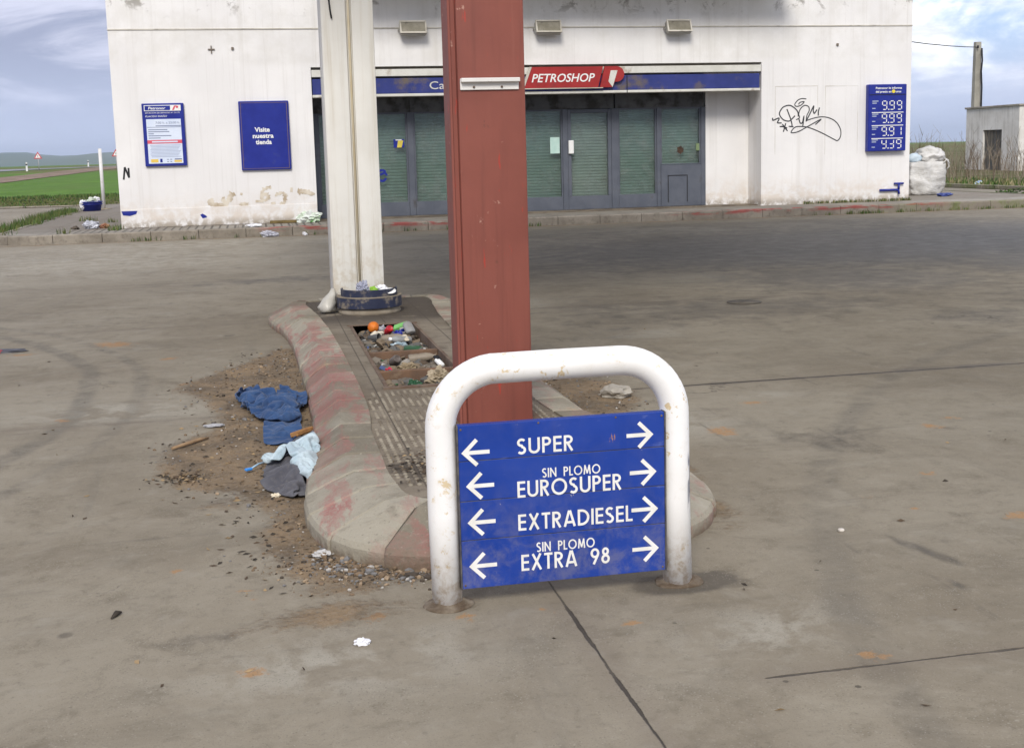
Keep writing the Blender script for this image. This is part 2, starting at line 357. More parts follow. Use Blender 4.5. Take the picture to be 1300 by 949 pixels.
def f_conc(t, b):
    p = t.pos(); px, py, pz = t.sep(p)
    at = t.new('ShaderNodeAttribute', attribute_name='wear'); s3 = t.new('ShaderNodeSeparateColor'); t.put(s3.inputs[0], at.outputs['Color'])
    soil, oil_dark, rust = s3.outputs; pale = at.outputs['Alpha']
    n1 = t.noise(p, .45, 9, .66, .6); n2 = t.noise(p, 3.2, 9, .70, .35); n3 = t.noise(p, 26, 5, .65); n4 = t.noise(p, 150, 4, .7); n5 = t.noise(p, 1.15, 9, .70, .8)
    st = t.noise(t.scale(p, (.35, 1.1, 1), rot=(0, 0, R(8))), 1.6, 8, .68, .9)
    st2 = t.noise(t.scale(p, (2.6, .25, 1), rot=(0, 0, R(-28))), 1.3, 8, .70, .6)
    col = t.mix(t.ss(n1, .34, .66), (.198, .167, .119), (.262, .229, .171))
    col = t.mix(t.ss(n5, .50, .68, 0, .45), col, (.124, .102, .070))
    col = t.mix(t.ss(n5, .44, .30, 0, .5), col, (.30, .265, .20))
    col = t.mix(t.ss(st, .50, .74, 0, .30), col, (.105, .092, .068))
    col = t.mix(t.ss(st2, .54, .74, 0, .30), col, (.105, .096, .078))
    col = t.mix(t.ss(n2, .52, .72, 0, .55), col, (.125, .103, .070))
    col = t.mix(t.ss(n2, .46, .28, 0, .42), col, (.30, .275, .22))
    col = t.mix(t.m('MULTIPLY', pale, t.ss(n2, .42, .58)), col, (.345, .32, .26))
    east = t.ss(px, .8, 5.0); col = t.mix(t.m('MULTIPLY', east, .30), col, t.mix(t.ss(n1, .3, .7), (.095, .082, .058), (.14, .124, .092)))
    mot = t.noise(p, 9, 7, .72, .3); col = t.mix(t.ss(mot, .52, .66, 0, .28), col, (.105, .088, .060)); col = t.mix(t.ss(mot, .44, .34, 0, .22), col, (.31, .28, .22))
    # tyre arcs swept round the island
    for cx_, cy_, rr_, hw, k_ in ((-7.6, 8.9, 6.35, .11, .5), (-7.6, 8.9, 6.72, .08, .35), (-7.9, 9.2, 5.2, .10, .3), (11.5, 1.0, 9.9, .12, .35), (11.5, 1.0, 8.3, .10, .3)):
        dd = t.m('SQRT', t.m('ADD', t.m('POWER', t.m('SUBTRACT', px, cx_), 2), t.m('POWER', t.m('SUBTRACT', py, cy_), 2)))
        k = t.ss(t.m('ABSOLUTE', t.m('SUBTRACT', t.m('ADD', dd, t.m('MULTIPLY', t.m('SUBTRACT', n1, .5), .25)), rr_)), hw, hw*.25)
        col = t.mix(t.m('MULTIPLY', t.m('MULTIPLY', k, k_), t.ss(n2, .32, .62)), col, (.085, .078, .066))
    dl = t.ss(t.noise(t.scale(p, (11, .45, 1), rot=(0, 0, R(-33))), 1., 6, .62), .60, .70); col = t.mix(t.m('MULTIPLY', t.m('MULTIPLY', dl, t.ss(n5, .45, .6)), t.m('MULTIPLY', t.ss(px, 1.5, 2.4), .5)), col, (.075, .066, .054))
    dl2 = t.ss(t.noise(t.scale(p, (.5, 9, 1), rot=(0, 0, R(12))), 1., 6, .62), .60, .70); col = t.mix(t.m('MULTIPLY', t.m('MULTIPLY', dl2, t.ss(n5, .46, .6)), .35), col, (.080, .070, .056))
    wv_ = t.new('ShaderNodeVectorMath', operation='ADD'); t.put(wv_.inputs[0], p); ws_ = t.new('ShaderNodeVectorMath', operation='SCALE'); t.put(ws_.inputs[0], t.noise(p, 6, 5, .7, col=True)); ws_.inputs['Scale'].default_value = .14; t.l.new(ws_.outputs[0], wv_.inputs[1]); wob_p = wv_.outputs[0]
    # oily drips, old stains, broad darker fields and rust, edges torn by noise
    em = t.ss(t.m('ADD', oil_dark, t.m('MULTIPLY', t.m('SUBTRACT', n2, .5), 1.35)), .3, .8, 0, .70)
    col = t.mix(em, col, (.062, .053, .042))
    sp = t.ss(t.vor(p, 2.1, rnd=1), .075, .035, 0, .6); col = t.mix(t.m('MULTIPLY', sp, t.ss(n1, .45, .6)), col, (.06, .05, .04))
    sp2 = t.ss(t.vor(p, 5.2), .062, .045, 0, .75); col = t.mix(t.m('MULTIPLY', sp2, t.ss(t.noise(p, .9, 5, .6), .50, .56)), col, (.045, .038, .03))
    sp3 = t.ss(t.vor(wob_p, 1.15), .085, .06, 0, .6); col = t.mix(t.m('MULTIPLY', sp3, t.ss(t.noise(p, .55, 4, .6), .52, .58)), col, (.06, .052, .042))
    em2 = t.m('MULTIPLY', t.ss(t.m('ADD', rust, t.m('ADD', t.m('MULTIPLY', t.m('SUBTRACT', n2, .5), 1.2), t.m('MULTIPLY', t.m('SUBTRACT', n3, .5), 1.6))), .5, .85, 0, .72), t.ss(n3, .25, .5))
    col = t.mix(em2, col, (.33, .175, .065))
    # exposed aggregate, grit and hairline cracks
    ag = t.vor(p, 95, out='Color'); col = t.mix(t.m('MULTIPLY', t.ss(t.vor(p, 95), .35, .2), t.ss(n2, .40, .62, .1, .5)), col, t.mix(t.ss(ag, .3, .7), (.10, .085, .06), (.33, .30, .25)))
    col = t.mix(t.ss(n3, .62, .74, 0, .45), col, (.34, .31, .25))
    col = t.mix(t.ss(n3, .40, .30, 0, .35), col, (.10, .085, .06))
    col = t.mix(t.ss(n4, .56, .70, 0, .5), col, (.075, .062, .045))
    wp = t.new('ShaderNodeVectorMath', operation='ADD'); t.put(wp.inputs[0], p); wn_ = t.new('ShaderNodeVectorMath', operation='SCALE'); t.put(wn_.inputs[0], t.noise(p, 1.4, 6, .6, col=True)); wn_.inputs['Scale'].default_value = .9; t.l.new(wn_.outputs[0], wp.inputs[1])
    ck = t.ss(t.vor(wp.outputs[0], .33, 'DISTANCE_TO_EDGE'), .0035, .0008); ck = t.m('MULTIPLY', ck, t.ss(n1, .55, .64)); col = t.mix(t.m('MULTIPLY', ck, .75), col, (.05, .042, .032))
    # construction joints of the slabs
    wob = t.m('MULTIPLY', t.m('SUBTRACT', t.noise(p, 2.6, 6, .7), .5), .022)
    dy = t.m('PINGPONG', t.m('ADD', t.m('ADD', t.m('SUBTRACT', py, 3.43), wob), 467), 2.335)
    dy = t.m('ADD', dy, t.m('MULTIPLY', t.m('MULTIPLY', t.ss(px, 1.5, 1.1), t.ss(py, 5, 4.5)), 1))
    dx = t.m('ADD', t.m('ABSOLUTE', t.m('ADD', t.m('SUBTRACT', px, 1.035), wob)), t.ss(py, 5, 5.5))
    dj = t.m('MINIMUM', dy, dx)
    jw = t.m('ADD', .001, t.m('MULTIPLY', t.ss(n2, .4, .65), .006))
    jm = t.ss(t.m('SUBTRACT', dj, jw), .004, 0)
    jm = t.m('MULTIPLY', t.m('MULTIPLY', jm, t.ss(n1, .36, .5, .45, 1)), t.ss(px, -.5, .9, .25, 1))
    col = t.mix(t.ss(dj, .12, .0, 0, .28), col, (.15, .12, .09))
    ml = t.m('MULTIPLY', t.ss(t.m('ABSOLUTE', t.m('SUBTRACT', t.m('ADD', py, wob), 8.1)), .03, .008), t.m('MULTIPLY', t.ss(px, 2.0, 2.9), t.ss(px, 6.6, 5.0))); col = t.mix(t.m('MULTIPLY', ml, t.ss(n2, .3, .55, .35, .9)), col, (.045, .038, .03))
    col = t.mix(t.m('MULTIPLY', jm, .9), col, (.035, .028, .022))
    sm = t.ss(t.m('ADD', soil, t.m('ADD', t.m('MULTIPLY', t.m('SUBTRACT', n2, .5), .85), t.m('MULTIPLY', t.m('SUBTRACT', n3, .5), .5))), .36, .66)
    sc1 = t.mix(t.ss(n2, .36, .64), (.115, .082, .047), (.255, .178, .10))
    sc1 = t.mix(t.ss(n3, .5, .7, 0, .7), sc1, (.075, .05, .032))
    sc1 = t.mix(t.ss(t.vor(p, 70, out='Color'), .5, .9, 0, .3), sc1, (.3, .25, .19))
    col = t.mix(t.m('MULTIPLY', sm, .93), col, sc1)
    t.put(b.inputs['Base Color'], col)
    t.put(b.inputs['Roughness'], t.m('SUBTRACT', t.ss(n2, .3, .7, .72, .9), t.m('MULTIPLY', em, .28)))
    hgt = t.m('ADD', t.m('MULTIPLY', n4, .25), t.m('ADD', t.m('MULTIPLY', n3, .45), t.m('MULTIPLY', t.m('MULTIPLY', sm, t.noise(p, 55, 6, .7)), 3.5)))
    hgt = t.m('SUBTRACT', hgt, t.m('MULTIPLY', t.m('MAXIMUM', jm, ck), 3))
    t.put(b.inputs['Normal'], t.bump(hgt, .65, .006))
M_conc = material('stained_concrete', f_conc)
def f_field(t, b):
    p = t.pos(); px, py, pz = t.sep(p)
    n1 = t.noise(p, .05, 8, .6, .5); n2 = t.noise(p, .5, 8, .7); n3 = t.noise(p, 9, 5, .7)
    g = t.mix(t.ss(n2, .35, .65), (.078, .155, .024), (.115, .215, .036))
    g = t.mix(t.ss(n1, .4, .62, 0, .5), g, (.095, .165, .04))
    vg = t.mix(t.ss(n2, .35, .6), (.07, .085, .026), (.15, .13, .07))     # rough verge: olive and straw
    edge = t.m('ADD', py, t.m('MULTIPLY', t.m('SUBTRACT', n1, .5), 9))
    east = t.ss(px, 24, 27)
    far = t.ss(edge, 60.5, 62.5); far = t.m('MULTIPLY', far, t.m('SUBTRACT', 1, t.m('MULTIPLY', east, t.ss(edge, 190, 110))))
    col = t.mix(far, vg, g)
    col = t.mix(t.ss(n3, .45, .75, 0, .45), col, (.03, .045, .012))
    rg_ = t.m('MULTIPLY', t.m('MULTIPLY', t.ss(edge, 128, 145), t.ss(edge, 330, 250)), t.ss(t.noise(p, .12, 7, .7), .36, .56)); col = t.mix(t.m('MULTIPLY', rg_, .85), col, (.135, .105, .055))
    col = t.mix(t.m('MULTIPLY', t.ss(t.noise(t.scale(p, (.25, .05, 1)), 1, 7, .7), .5, .7, 0, .45), far), col, (.12, .15, .045))
    ms = t.m('MULTIPLY', t.ss(t.m('ABSOLUTE', t.m('SUBTRACT', edge, 61.5)), 1.1, .4), t.m('SUBTRACT', 1, east))
    col = t.mix(ms, col, (.12, .09, .06))
    t.put(b.inputs['Base Color'], col); b.inputs['Roughness'].default_value = .95; b.inputs['Specular IOR Level'].default_value = .1
    t.put(b.inputs['Normal'], t.bump(t.noise(p, 3, 6, .7), .8, .12))
M_field = material('field_green', f_field)
xs = axis([(-6000, -1000, 1000), (-1000, -100, 100), (-100, 100, 10), (100, 1000, 100), (1000, 6000, 1000)])
ys = axis([(-3000, -100, 300), (-100, 52, 19), (52, 180, 6), (180, 300, 20), (300, 1000, 100), (1000, 6000, 500)])
zv = np.vectorize(zt)
sheet('ground', xs, ys, lambda X, Y: np.where(Y <= 52, -.006, zv(Y)-.006), M_field)
xs = axis([(-60, -20, 4), (-20, -6, .7), (-6, -2.6, .14), (-2.6, 4.4, .045), (4.4, 9, .12), (9, 25, .5)])
ys = axis([(-20, 2.4, 3.2), (2.4, 9.4, .045), (9.4, 15, .1), (15, 29, .25), (29, 52, 1.5)])
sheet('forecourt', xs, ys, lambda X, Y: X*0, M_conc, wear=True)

M_asph = simple('far_asphalt', (.19, .19, .20), .8, (.25, .25, .26), .3, pos=True)
M_earth = simple('bare_earth', (.17, .115, .08), .95, (.24, .17, .125), .6, dirt=(.09, .10, .035), dsc=.9, dlo=.5, dhi=.7, bump=.5, bsc=3, bd=.08, pos=True)
def strip(name, near, far, lift, mat):
    mb = MB(); vs = []
    N = 24
    for k in range(N+1):
        q = k/N*(len(near)-1); i = min(int(q), len(near)-2); f = q-i
        a = Vector(near[i]).lerp(Vector(near[i+1]), f); c = Vector(far[i]).lerp(Vector(far[i+1]), f)
        for j in range(7):
            d = a.lerp(c, j/6); vs.append((d.x, d.y, zt(d.y)+lift))
    fs = [[k*7+j, (k+1)*7+j, (k+1)*7+j+1, k*7+j+1] for k in range(N) for j in range(6)]
    mb.add(vs, fs, 0, True); return struct(mb, name, mat)
strip('road', [(-150, 95), (-28.5, 146), (20, 262)], [(-152, 108), (-33, 160), (12, 275)], .05, M_asph)
strip('dirt_track', [(-60, 45), (-17.9, 96), (-16.2, 141), (-10, 190)], [(-66, 50), (-22, 116), (-19.5, 158), (-16, 196)], .03, M_earth)

# hills far off, all around the horizon
def hill_ridge():
    mb = MB(); N = 220; rows = [(2600, -.3), (2900, .35), (3300, .8), (3800, 1.), (4600, .7), (5600, .2)]
    vs = []
    for r_, k in rows:
        for i in range(N+1):
            a = R(-75+150*i/N); left = 1/(1+math.exp((a-R(9))*14))
            hgt = (3+36*left)+(9+16*left)*noise.noise(Vector((a*9, r_*.0004, 0)))+7*noise.noise(Vector((a*37, r_*.001, 3)))*(.3+left)
            vs.append((math.sin(a)*r_, math.cos(a)*r_, 1.5+max(0, hgt)*k if k > 0 else -2))
    for j in range(len(rows)-1):
        for i in range(N): o = j*(N+1)+i; mb.f.append([o, o+1, o+N+2, o+N+1]); mb.mi.append(0); mb.sm.append(True)
    mb.v = vs; return struct(mb, 'hills', simple('hill_green', (.045, .085, .03), .95, (.085, .11, .045), .004, dirt=(.03, .05, .02), dsc=.012, pos=True))
hill_ridge()

# ------------------------------------------------------------------ pavement round the shop
def rounded(x0, x1, y0, y1, rad, n=8):
    P = []
    for cx, cy, a0 in ((x0+rad, y0+rad, 180), (x1-rad, y0+rad, 270), (x1-rad, y1-rad, 0), (x0+rad, y1-rad, 90)):
        P += arc(cx, cy, rad, rad, a0, a0+90, n)
    return P
PZ = .2
def f_pave(t, b):
    p = t.pos(); px, py, pz = t.sep(p); n1 = t.noise(p, .8, 8, .65, .4); n2 = t.noise(p, 7, 7, .65)
    col = t.mix(t.ss(n1, .35, .65), (.20, .178, .145), (.30, .275, .23))
    rib = t.ss(t.m('PINGPONG', t.m('ADD', px, 100), .085), .055, .075)
    rz = t.m('MULTIPLY', t.ss(px, 1.9, 1.2), t.m('MULTIPLY', t.ss(px, -5, -3.6), t.ss(py, 29.4, 29.1)))
    col = t.mix(t.m('MULTIPLY', t.m('MULTIPLY', rib, rz), .75), col, (.055, .048, .04))
    til = t.m('MINIMUM', t.m('PINGPONG', t.m('ADD', px, 100), .3), t.m('PINGPONG', t.m('ADD', py, 100), .3))
    col = t.mix(t.ss(til, .012, .004, 0, .55), col, (.07, .06, .05))
    col = t.mix(t.ss(n2, .5, .75, 0, .6), col, (.12, .095, .07))
    col = t.mix(t.m('MULTIPLY', t.ss(py, 28.7, 29.1), t.ss(n1, .4, .6, 0, .5)), col, (.11, .075, .05))
    t.put(b.inputs['Base Color'], col); b.inputs['Roughness'].default_value = .88
    t.put(b.inputs['Normal'], t.bump(t.m('ADD', t.noise(p, 40, 4), t.m('MULTIPLY', t.m('MULTIPLY', rib, rz), -2.)), .5, .01))
def f_kerb(t, b):
    p = t.pos(); px, py, pz = t.sep(p); n1 = t.noise(p, 1.3, 8, .7, .4); n2 = t.noise(p, 9, 7, .65); n3 = t.noise(p, 45, 4)
    col = t.mix(t.ss(n1, .35, .65), (.19, .165, .13), (.30, .265, .215))
    col = t.mix(t.ss(n2, .5, .72, 0, .6), col, (.10, .08, .06))
    zone = t.m('MAXIMUM', t.m('MULTIPLY', t.ss(px, -.2, .6), t.ss(px, 6.2, 5.2)), t.m('MULTIPLY', t.ss(px, 9.2, 10), t.ss(px, 17, 15.5)))
    red = t.m('MULTIPLY', t.m('MULTIPLY', zone, t.ss(t.noise(t.scale(p, (.5, 1, 3)), 3.2, 8, .7), .46, .56)), t.ss(pz, .08, .15))
    col = t.mix(t.m('MULTIPLY', red, .8), col, (.30, .05, .045))
    gr = t.m('MULTIPLY', t.ss(px, 14, 17), t.ss(n1, .42, .6)); col = t.mix(t.m('MULTIPLY', gr, .75), col, (.09, .12, .02))
    t.put(b.inputs['Base Color'], col); b.inputs['Roughness'].default_value = .9; t.put(b.inputs['Normal'], t.bump(n3, .6, .008))
M_pave = material('pavement_tiles', f_pave); M_kerb = material('kerb_stone', f_kerb)
OUT = rounded(-5.6, 20.7, 27.4, 47.5, 1.1); INN = rounded(-5.45, 20.55, 27.55, 47.35, .95)
struct(MB().slab(INN, 0, PZ-.012), 'pavement', M_pave)
def kerb_ring(mb, outer, inner, z, step, gap, rnd=.004, n_dense=8):
    def resample(P):
        L = [0]; n = len(P)
        for i in range(n): L.append(L[-1]+(Vector(P[(i+1) % n])-Vector(P[i])).length)
        return L
    Lo = resample(outer); n = len(outer); tot = Lo[-1]; k = max(1, round(tot/step))
    def at(P, s):
        s %= tot
        for i in range(n):
            if Lo[i+1] >= s:
                f = (s-Lo[i])/max(1e-9, Lo[i+1]-Lo[i]); return Vector(P[i]).lerp(Vector(P[(i+1) % n]), f)
    for j in range(k):
        s0 = tot*j/k+gap/2; s1 = tot*(j+1)/k-gap/2; dz = rng.uniform(-rnd, rnd); q = 3
        ro = [at(outer, s0+(s1-s0)*i/q) for i in range(q+1)]; ri = [at(inner, s0+(s1-s0)*i/q) for i in range(q+1)]
        ch = .025; vs = []
        for a, c in zip(ro, ri):
            d = (c-a).normalized()*ch
            vs += [(a.x, a.y, 0), (a.x, a.y, z+dz-ch), (a.x+d.x, a.y+d.y, z+dz), (c.x, c.y, z+dz), (c.x, c.y, 0)]
        fs = [[5*i+e, 5*i+5+e, 5*i+6+e, 5*i+1+e] for i in range(q) for e in range(4)]
        fs += [[0, 1, 2, 3, 4], [5*q+4, 5*q+3, 5*q+2, 5*q+1, 5*q]]
        mb.add(vs, fs)
mb = MB(); kerb_ring(mb, OUT, INN, PZ, 1.0, .012); struct(mb, 'pavement_kerb', M_kerb)
mb = MB()
for i in range(26): mb.box(24.9, 25.06, 28+i*1.0, 28.985+i*1.0, 0, .15+rng.uniform(-.01, .01), bev=.02)
struct(mb, 'field_kerb', M_kerb)
mb = MB()
for i in range(40): mb.box(-46+i*1.0, -45.015+i*1.0, 52, 52.15, 0, .07+rng.uniform(-.015, .01), bev=.02)
struct(mb, 'verge_kerb', M_kerb)

# ------------------------------------------------------------------ shop building
YF = 29.22
def f_wall(t, b):
    p = t.pos(); px, py, pz = t.sep(p); n1 = t.noise(p, .5, 8, .6); n2 = t.noise(p, 4, 8, .68, .3)
    st = t.noise(t.scale(p, (5, 5, .16)), 1.0, 7, .65); st2 = t.noise(t.scale(p, (16, 16, .35)), 1.0, 6, .6)
    col = t.mix(t.ss(n1, .35, .65), (.73, .715, .70), (.80, .785, .765))
    col = t.mix(t.ss(st, .5, .75, 0, .30), col, (.50, .47, .42))
    col = t.mix(t.ss(st2, .56, .76, 0, .22), col, (.42, .39, .34))
    low = t.m('MULTIPLY', t.ss(pz, 1.1, .2), t.ss(n2, .36, .62)); col = t.mix(t.m('MULTIPLY', low, .45), col, (.50, .37, .23))
    foot = t.m('MULTIPLY', t.ss(pz, .42, .2), t.ss(n2, .38, .55)); col = t.mix(t.m('MULTIPLY', foot, .6), col, (.16, .13, .085))
    chip = t.ss(t.noise(p, 9, 7, .7), .66, .70); col = t.mix(t.m('MULTIPLY', chip, t.ss(pz, 1.3, .5, .12, .8)), col, (.40, .33, .24))
    soot = t.m('MULTIPLY', t.ss(pz, 4.75, 5.25), t.ss(t.noise(p, 2.2, 8, .7, .5), .54, .64)); col = t.mix(t.m('MULTIPLY', soot, .7), col, (.15, .13, .10))
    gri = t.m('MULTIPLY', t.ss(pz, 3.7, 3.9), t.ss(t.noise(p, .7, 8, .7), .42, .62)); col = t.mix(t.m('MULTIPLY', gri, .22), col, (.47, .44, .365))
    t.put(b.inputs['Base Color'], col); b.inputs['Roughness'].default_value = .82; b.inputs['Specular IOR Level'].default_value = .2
    t.put(b.inputs['Normal'], t.bump(t.m('ADD', t.noise(p, 60, 4), t.m('MULTIPLY', n2, 2)), .35, .006))
M_wall = material('white_render', f_wall)
M_trim = simple('cream_trim', (.45, .42, .35), .6, (.58, .55, .48), 1.5, dirt=(.15, .13, .1), dsc=2.5, dlo=.5, dhi=.8, pos=True)
M_slate = simple('slate_frame', (.085, .095, .118), .45, (.11, .12, .145), 2, dirt=(.06, .055, .05), dsc=2, pos=True)
M_soot = simple('sooty_frame', (.085, .088, .092), .6, (.115, .115, .115), 2, dirt=(.03, .026, .022), dsc=2.2, dlo=.45, dhi=.62, pos=True)
M_shut = simple('shutter_paint', (.37, .46, .425), .55, (.45, .54, .50), 1.2, dirt=(.31, .38, .35), dsc=1.7, pos=True)
M_shut2 = simple('shutter_grey', (.55, .58, .55), .55, (.63, .65, .61), 1.2, dirt=(.45, .44, .40), dsc=1.7, pos=True)
M_dark = simple('dark_void', (.012, .011, .01), .9)
M_blue = simple('sign_blue', (.010, .020, .215), .42, (.014, .026, .25), 3, dirt=(.10, .095, .14), dsc=2.5, dlo=.6, dhi=.85, pos=True)
M_fascia = simple('fascia_blue', (.022, .034, .165), .5, (.03, .042, .20), 3, dirt=(.13, .105, .085), dsc=1.6, dlo=.54, dhi=.72, pos=True)
M_white = simple('sign_white', (.78, .78, .76), .5)
M_cream = simple('faded_white', (.56, .55, .49), .6, (.66, .65, .6), 3, dirt=(.3, .25, .18), dsc=3, dlo=.55, dhi=.75, pos=True)
M_red = simple('sign_red', (.30, .020, .020), .45, (.35, .026, .025), 3, dirt=(.2, .03, .03), dsc=4, pos=True)
M_black = simple('black_paint', (.012, .012, .014), .6)
M_steel = simple('grey_metal', (.33, .32, .29), .5, (.42, .40, .36), 4, dirt=(.16, .12, .08), dsc=5)
def f_glass(t, b):
    tr = t.new('ShaderNodeBsdfTransparent'); tr.inputs[0].default_value = (.82, .875, .855, 1)
    gl = t.new('ShaderNodeBsdfGlossy'); gl.inputs['Roughness'].default_value = .06
    df = t.new('ShaderNodeBsdfDiffuse'); df.inputs[0].default_value = (.27, .30, .28, 1)
    fr = t.new('ShaderNodeFresnel'); fr.inputs[0].default_value = 1.5
    a = t.new('ShaderNodeMixShader'); t.put(a.inputs[0], t.m('MULTIPLY', fr.outputs[0], .8)); t.l.new(tr.outputs[0], a.inputs[1]); t.l.new(gl.outputs[0], a.inputs[2])
    c = t.new('ShaderNodeMixShader'); t.put(c.inputs[0], t.ss(t.noise(t.pos(), 2.4, 8, .7), .42, .8, .06, .34)); t.l.new(a.outputs[0], c.inputs[1]); t.l.new(df.outputs[0], c.inputs[2])
    t.l.new(c.outputs[0], t.n['Material Output'].inputs['Surface'])
M_glass = material('dusty_green_glass', f_glass)

shop = thing('station_shop', 'white rendered petrol station shop with shuttered glass front', 'building', (6.8, YF, PZ))
mb = MB()
mb.prism([(-3, 0), (1.42, 0), (1.42, 3.73), (12.49, 3.73), (12.49, 0), (16.56, 0), (16.56, 6.7), (-3, 6.7)], YF, YF+.35)
mb.box(-3, -2.65, YF+.352, 41, 0, 6.7).box(16.21, 16.56, YF+.352, 41, 0, 6.7).box(-2.648, 16.208, 40.7, 41, 0, 6.7)
mb.box(1.1, 1.418, YF+.352, 32.5, 0, 3.9).box(12.492, 12.8, YF+.352, 32.5, 0, 3.9)     # returns of the shopfront opening
mb.box(11.33, 12.49, 30.05, 30.25, 0, 3.728)
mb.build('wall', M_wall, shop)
MB().box(-2.648, 16.208, YF+.352, 40.698, 6.4, 6.6).build('roof', M_trim, shop)
MB().box(1.42, 12.49, YF+.352, 32.5, 3.732, 3.9).build('soffit', M_trim, shop)
MB().box(1.42, 12.49, YF+.2, 32.5, PZ-.01, PZ+.012).build('threshold', simple('dirty_step', (.10, .08, .06), .9, (.2, .165, .12), 2.5, bump=.5, pos=True), shop)
MB().box(-3.01, 16.57, YF-.018, YF+.0, 4.585, 4.61).build('wall_moulding', M_trim, shop)
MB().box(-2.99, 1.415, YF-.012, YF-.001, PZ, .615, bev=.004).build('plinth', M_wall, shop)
MB().box(1.45, 11.3, 32.2, 32.4, .2, 3.7).build('back_partition', M_dark, shop)
Yw = 30.05
mull = [(1.45, 1.55), (2.2, 2.34), (3.70, 3.85), (5.6, 5.74), (7.57, 7.70), (8.83, 9.01), (10.02, 10.12), (11.2, 11.32)]
for a, c in mull: MB().box(a, c, Yw-.03, Yw+.1, PZ+.013, 2.70, bev=.006).build('mullion', M_slate, shop)
for i in range(len(mull)-1):
    MB().box(mull[i][0] if i == 0 else mull[i][1]-.075, mull[i+1][0]+.07, Yw-.02-.001*i, Yw+.1, 2.702, 3.2, bev=.004).build('transom_panel', M_soot, shop)
def shutter(x0, x1, z0, z1, par, mat, pitch=.075):
    mb = MB(); n = int((z1-z0)/pitch); vs = []; pr = [(0, 0), (.35, -.012), (.7, -.008), (.97, 0)]
    for i in range(n):
        for f, d in pr: z = z0+(i+f)*pitch; vs += [(x0, Yw+.2+d, z), (x1, Yw+.2+d, z)]
    fs = [[2*i, 2*i+1, 2*i+3, 2*i+2] for i in range(len(vs)//2-1)]
    mb.add(vs, fs); mb.box(x0, x1, Yw+.215, Yw+.235, z0, z1)
    return mb.build('roller_shutter', mat, par)
def pane(x0, x1, z0, z1, par): return MB().box(x0, x1, Yw+.03, Yw+.042, z0, z1).build('pane', M_glass, par)
for i in range(len(mull)-1):
    a, c = mull[i][1], mull[i+1][0]
    if i == 4: continue
    low = 1.29 if i == 6 else .55
    fr = MB().box(a+.002, c-.002, Yw-.015, Yw+.09, (PZ+.013 if i < 6 else 1.26), low, bev=.006)
    fr.box(a+.002, a+.04, Yw+.0, Yw+.08, low+.002, 2.7).box(c-.04, c-.002, Yw+.0, Yw+.08, low+.002, 2.7).box(a+.041, c-.041, Yw+.0, Yw+.08, 2.66, 2.699)
    wn = fr.build('shop_window', M_slate, shop)
    if i == 6: wn['label'] = 'window with a jagged hole smashed through its glass'
    pane(a+.041, c-.041, low+.002, 2.658, wn); shutter(a+.003, c-.003, low-.2, 2.75, wn, M_shut)
    if i == 3: MB().box(7.26, 7.50, Yw+.022, Yw+.029, 1.62, 2.02).build('paper_notice', simple('pale_paper', (.42, .60, .54), .8, (.5, .66, .6), 6, pos=True), wn)
    if i == 2: pass
    if i == 1:
        q = MB().box(3.36, 3.62, Yw+.022, Yw+.029, 1.86, 2.06); q.prism([(3.44, 1.862), (3.55, 1.862), (3.60, 2.03), (3.47, 2.03)], Yw+.018, Yw+.0219, 1); q.box(3.41, 3.56, Yw+.0195, Yw+.0219, 2.033, 2.055, 2)
        q.build('window_sticker', [M_blue, simple('sticker_yellow', (.62, .50, .08), .6), M_white], wn)
        q = MB(); ribbon(q, arc(3.05, 1.2, .11, .13, 40, 330, 14), .055, Yw+.028, .004); ribbon(q, [(3.0, 1.22), (3.12, 1.27), (3.17, 1.2)], .05, Yw+.0235, .003)
        q.build('spray_mark', M_blue, wn)
    if i == 6:
        q = MB(); P = []
        for k in range(22): rr = .085*(1+.28*math.sin(k*2.7)*math.cos(k*1.1)); P.append((10.66+rr*math.cos(R(k*360/22)), 1.63+1.1*rr*math.sin(R(k*360/22))))
        q.prism(P, Yw+.024, Yw+.0285); q.build('broken_hole', simple('hole_dark', (.035, .022, .015), .9, (.09, .05, .03), 12, pos=True), wn)
        q = MB()
        for k in range(6):
            an = k*.61+.2; l = .05+.08*((k*37) % 10)/10
            ribbon(q, [(10.66+.09*math.cos(an), 1.63+.09*math.sin(an)), (10.66+(.09+l*.5)*math.cos(an+.08), 1.63+(.09+l*.5)*math.sin(an+.08)), (10.66+(.09+l)*math.cos(an), 1.63+(.09+l)*math.sin(an))], .007, Yw+.029-.0001*k, .001, w2=.002)
        q.build('glass_crack', simple('crack_white', (.25, .28, .26), .4), wn)
        MB().box(11.07, 11.16, Yw-.018, Yw-.0001, 1.6, 1.78, bev=.006).build('bell_box', simple('box_green', (.18, .24, .12), .6), shop)
dr = MB().box(7.703, 8.827, Yw-.02, Yw+.09, PZ+.014, .55, bev=.006)
dr.box(7.703, 7.79, Yw-.02, Yw+.09, .552, 2.69, bev=.005).box(8.74, 8.827, Yw-.02, Yw+.09, .552, 2.69, bev=.005).box(7.792, 8.738, Yw-.02, Yw+.09, 2.6, 2.69, bev=.005)
door = dr.build('door', M_slate, shop); pane(7.792, 8.738, .553, 2.599, door); shutter(7.71, 8.82, .4, 2.7, door, M_shut2)
MB().box(7.71, 7.84, Yw-.09, Yw-.0205, 1.6, 1.93, bev=.012).build('handle', M_white, door)
cb = MB().box(10.125, 11.2, Yw-.035, Yw+.09, PZ+.014, 1.255, bev=.008); cb.box(10.8, 11.19, Yw-.036, Yw-.0352, .3, 1.22)
cab = cb.build('night_service_hatch', M_slate, shop)
q = MB()
for a, c, d, e in ((10.3, 10.83, .98, 1.0), (10.3, 10.32, .32, .979), (10.81, 10.83, .32, .979)): q.box(a, c, Yw-.041, Yw-.0365, d, e)
q.build('hatch_seam', M_black, cab)
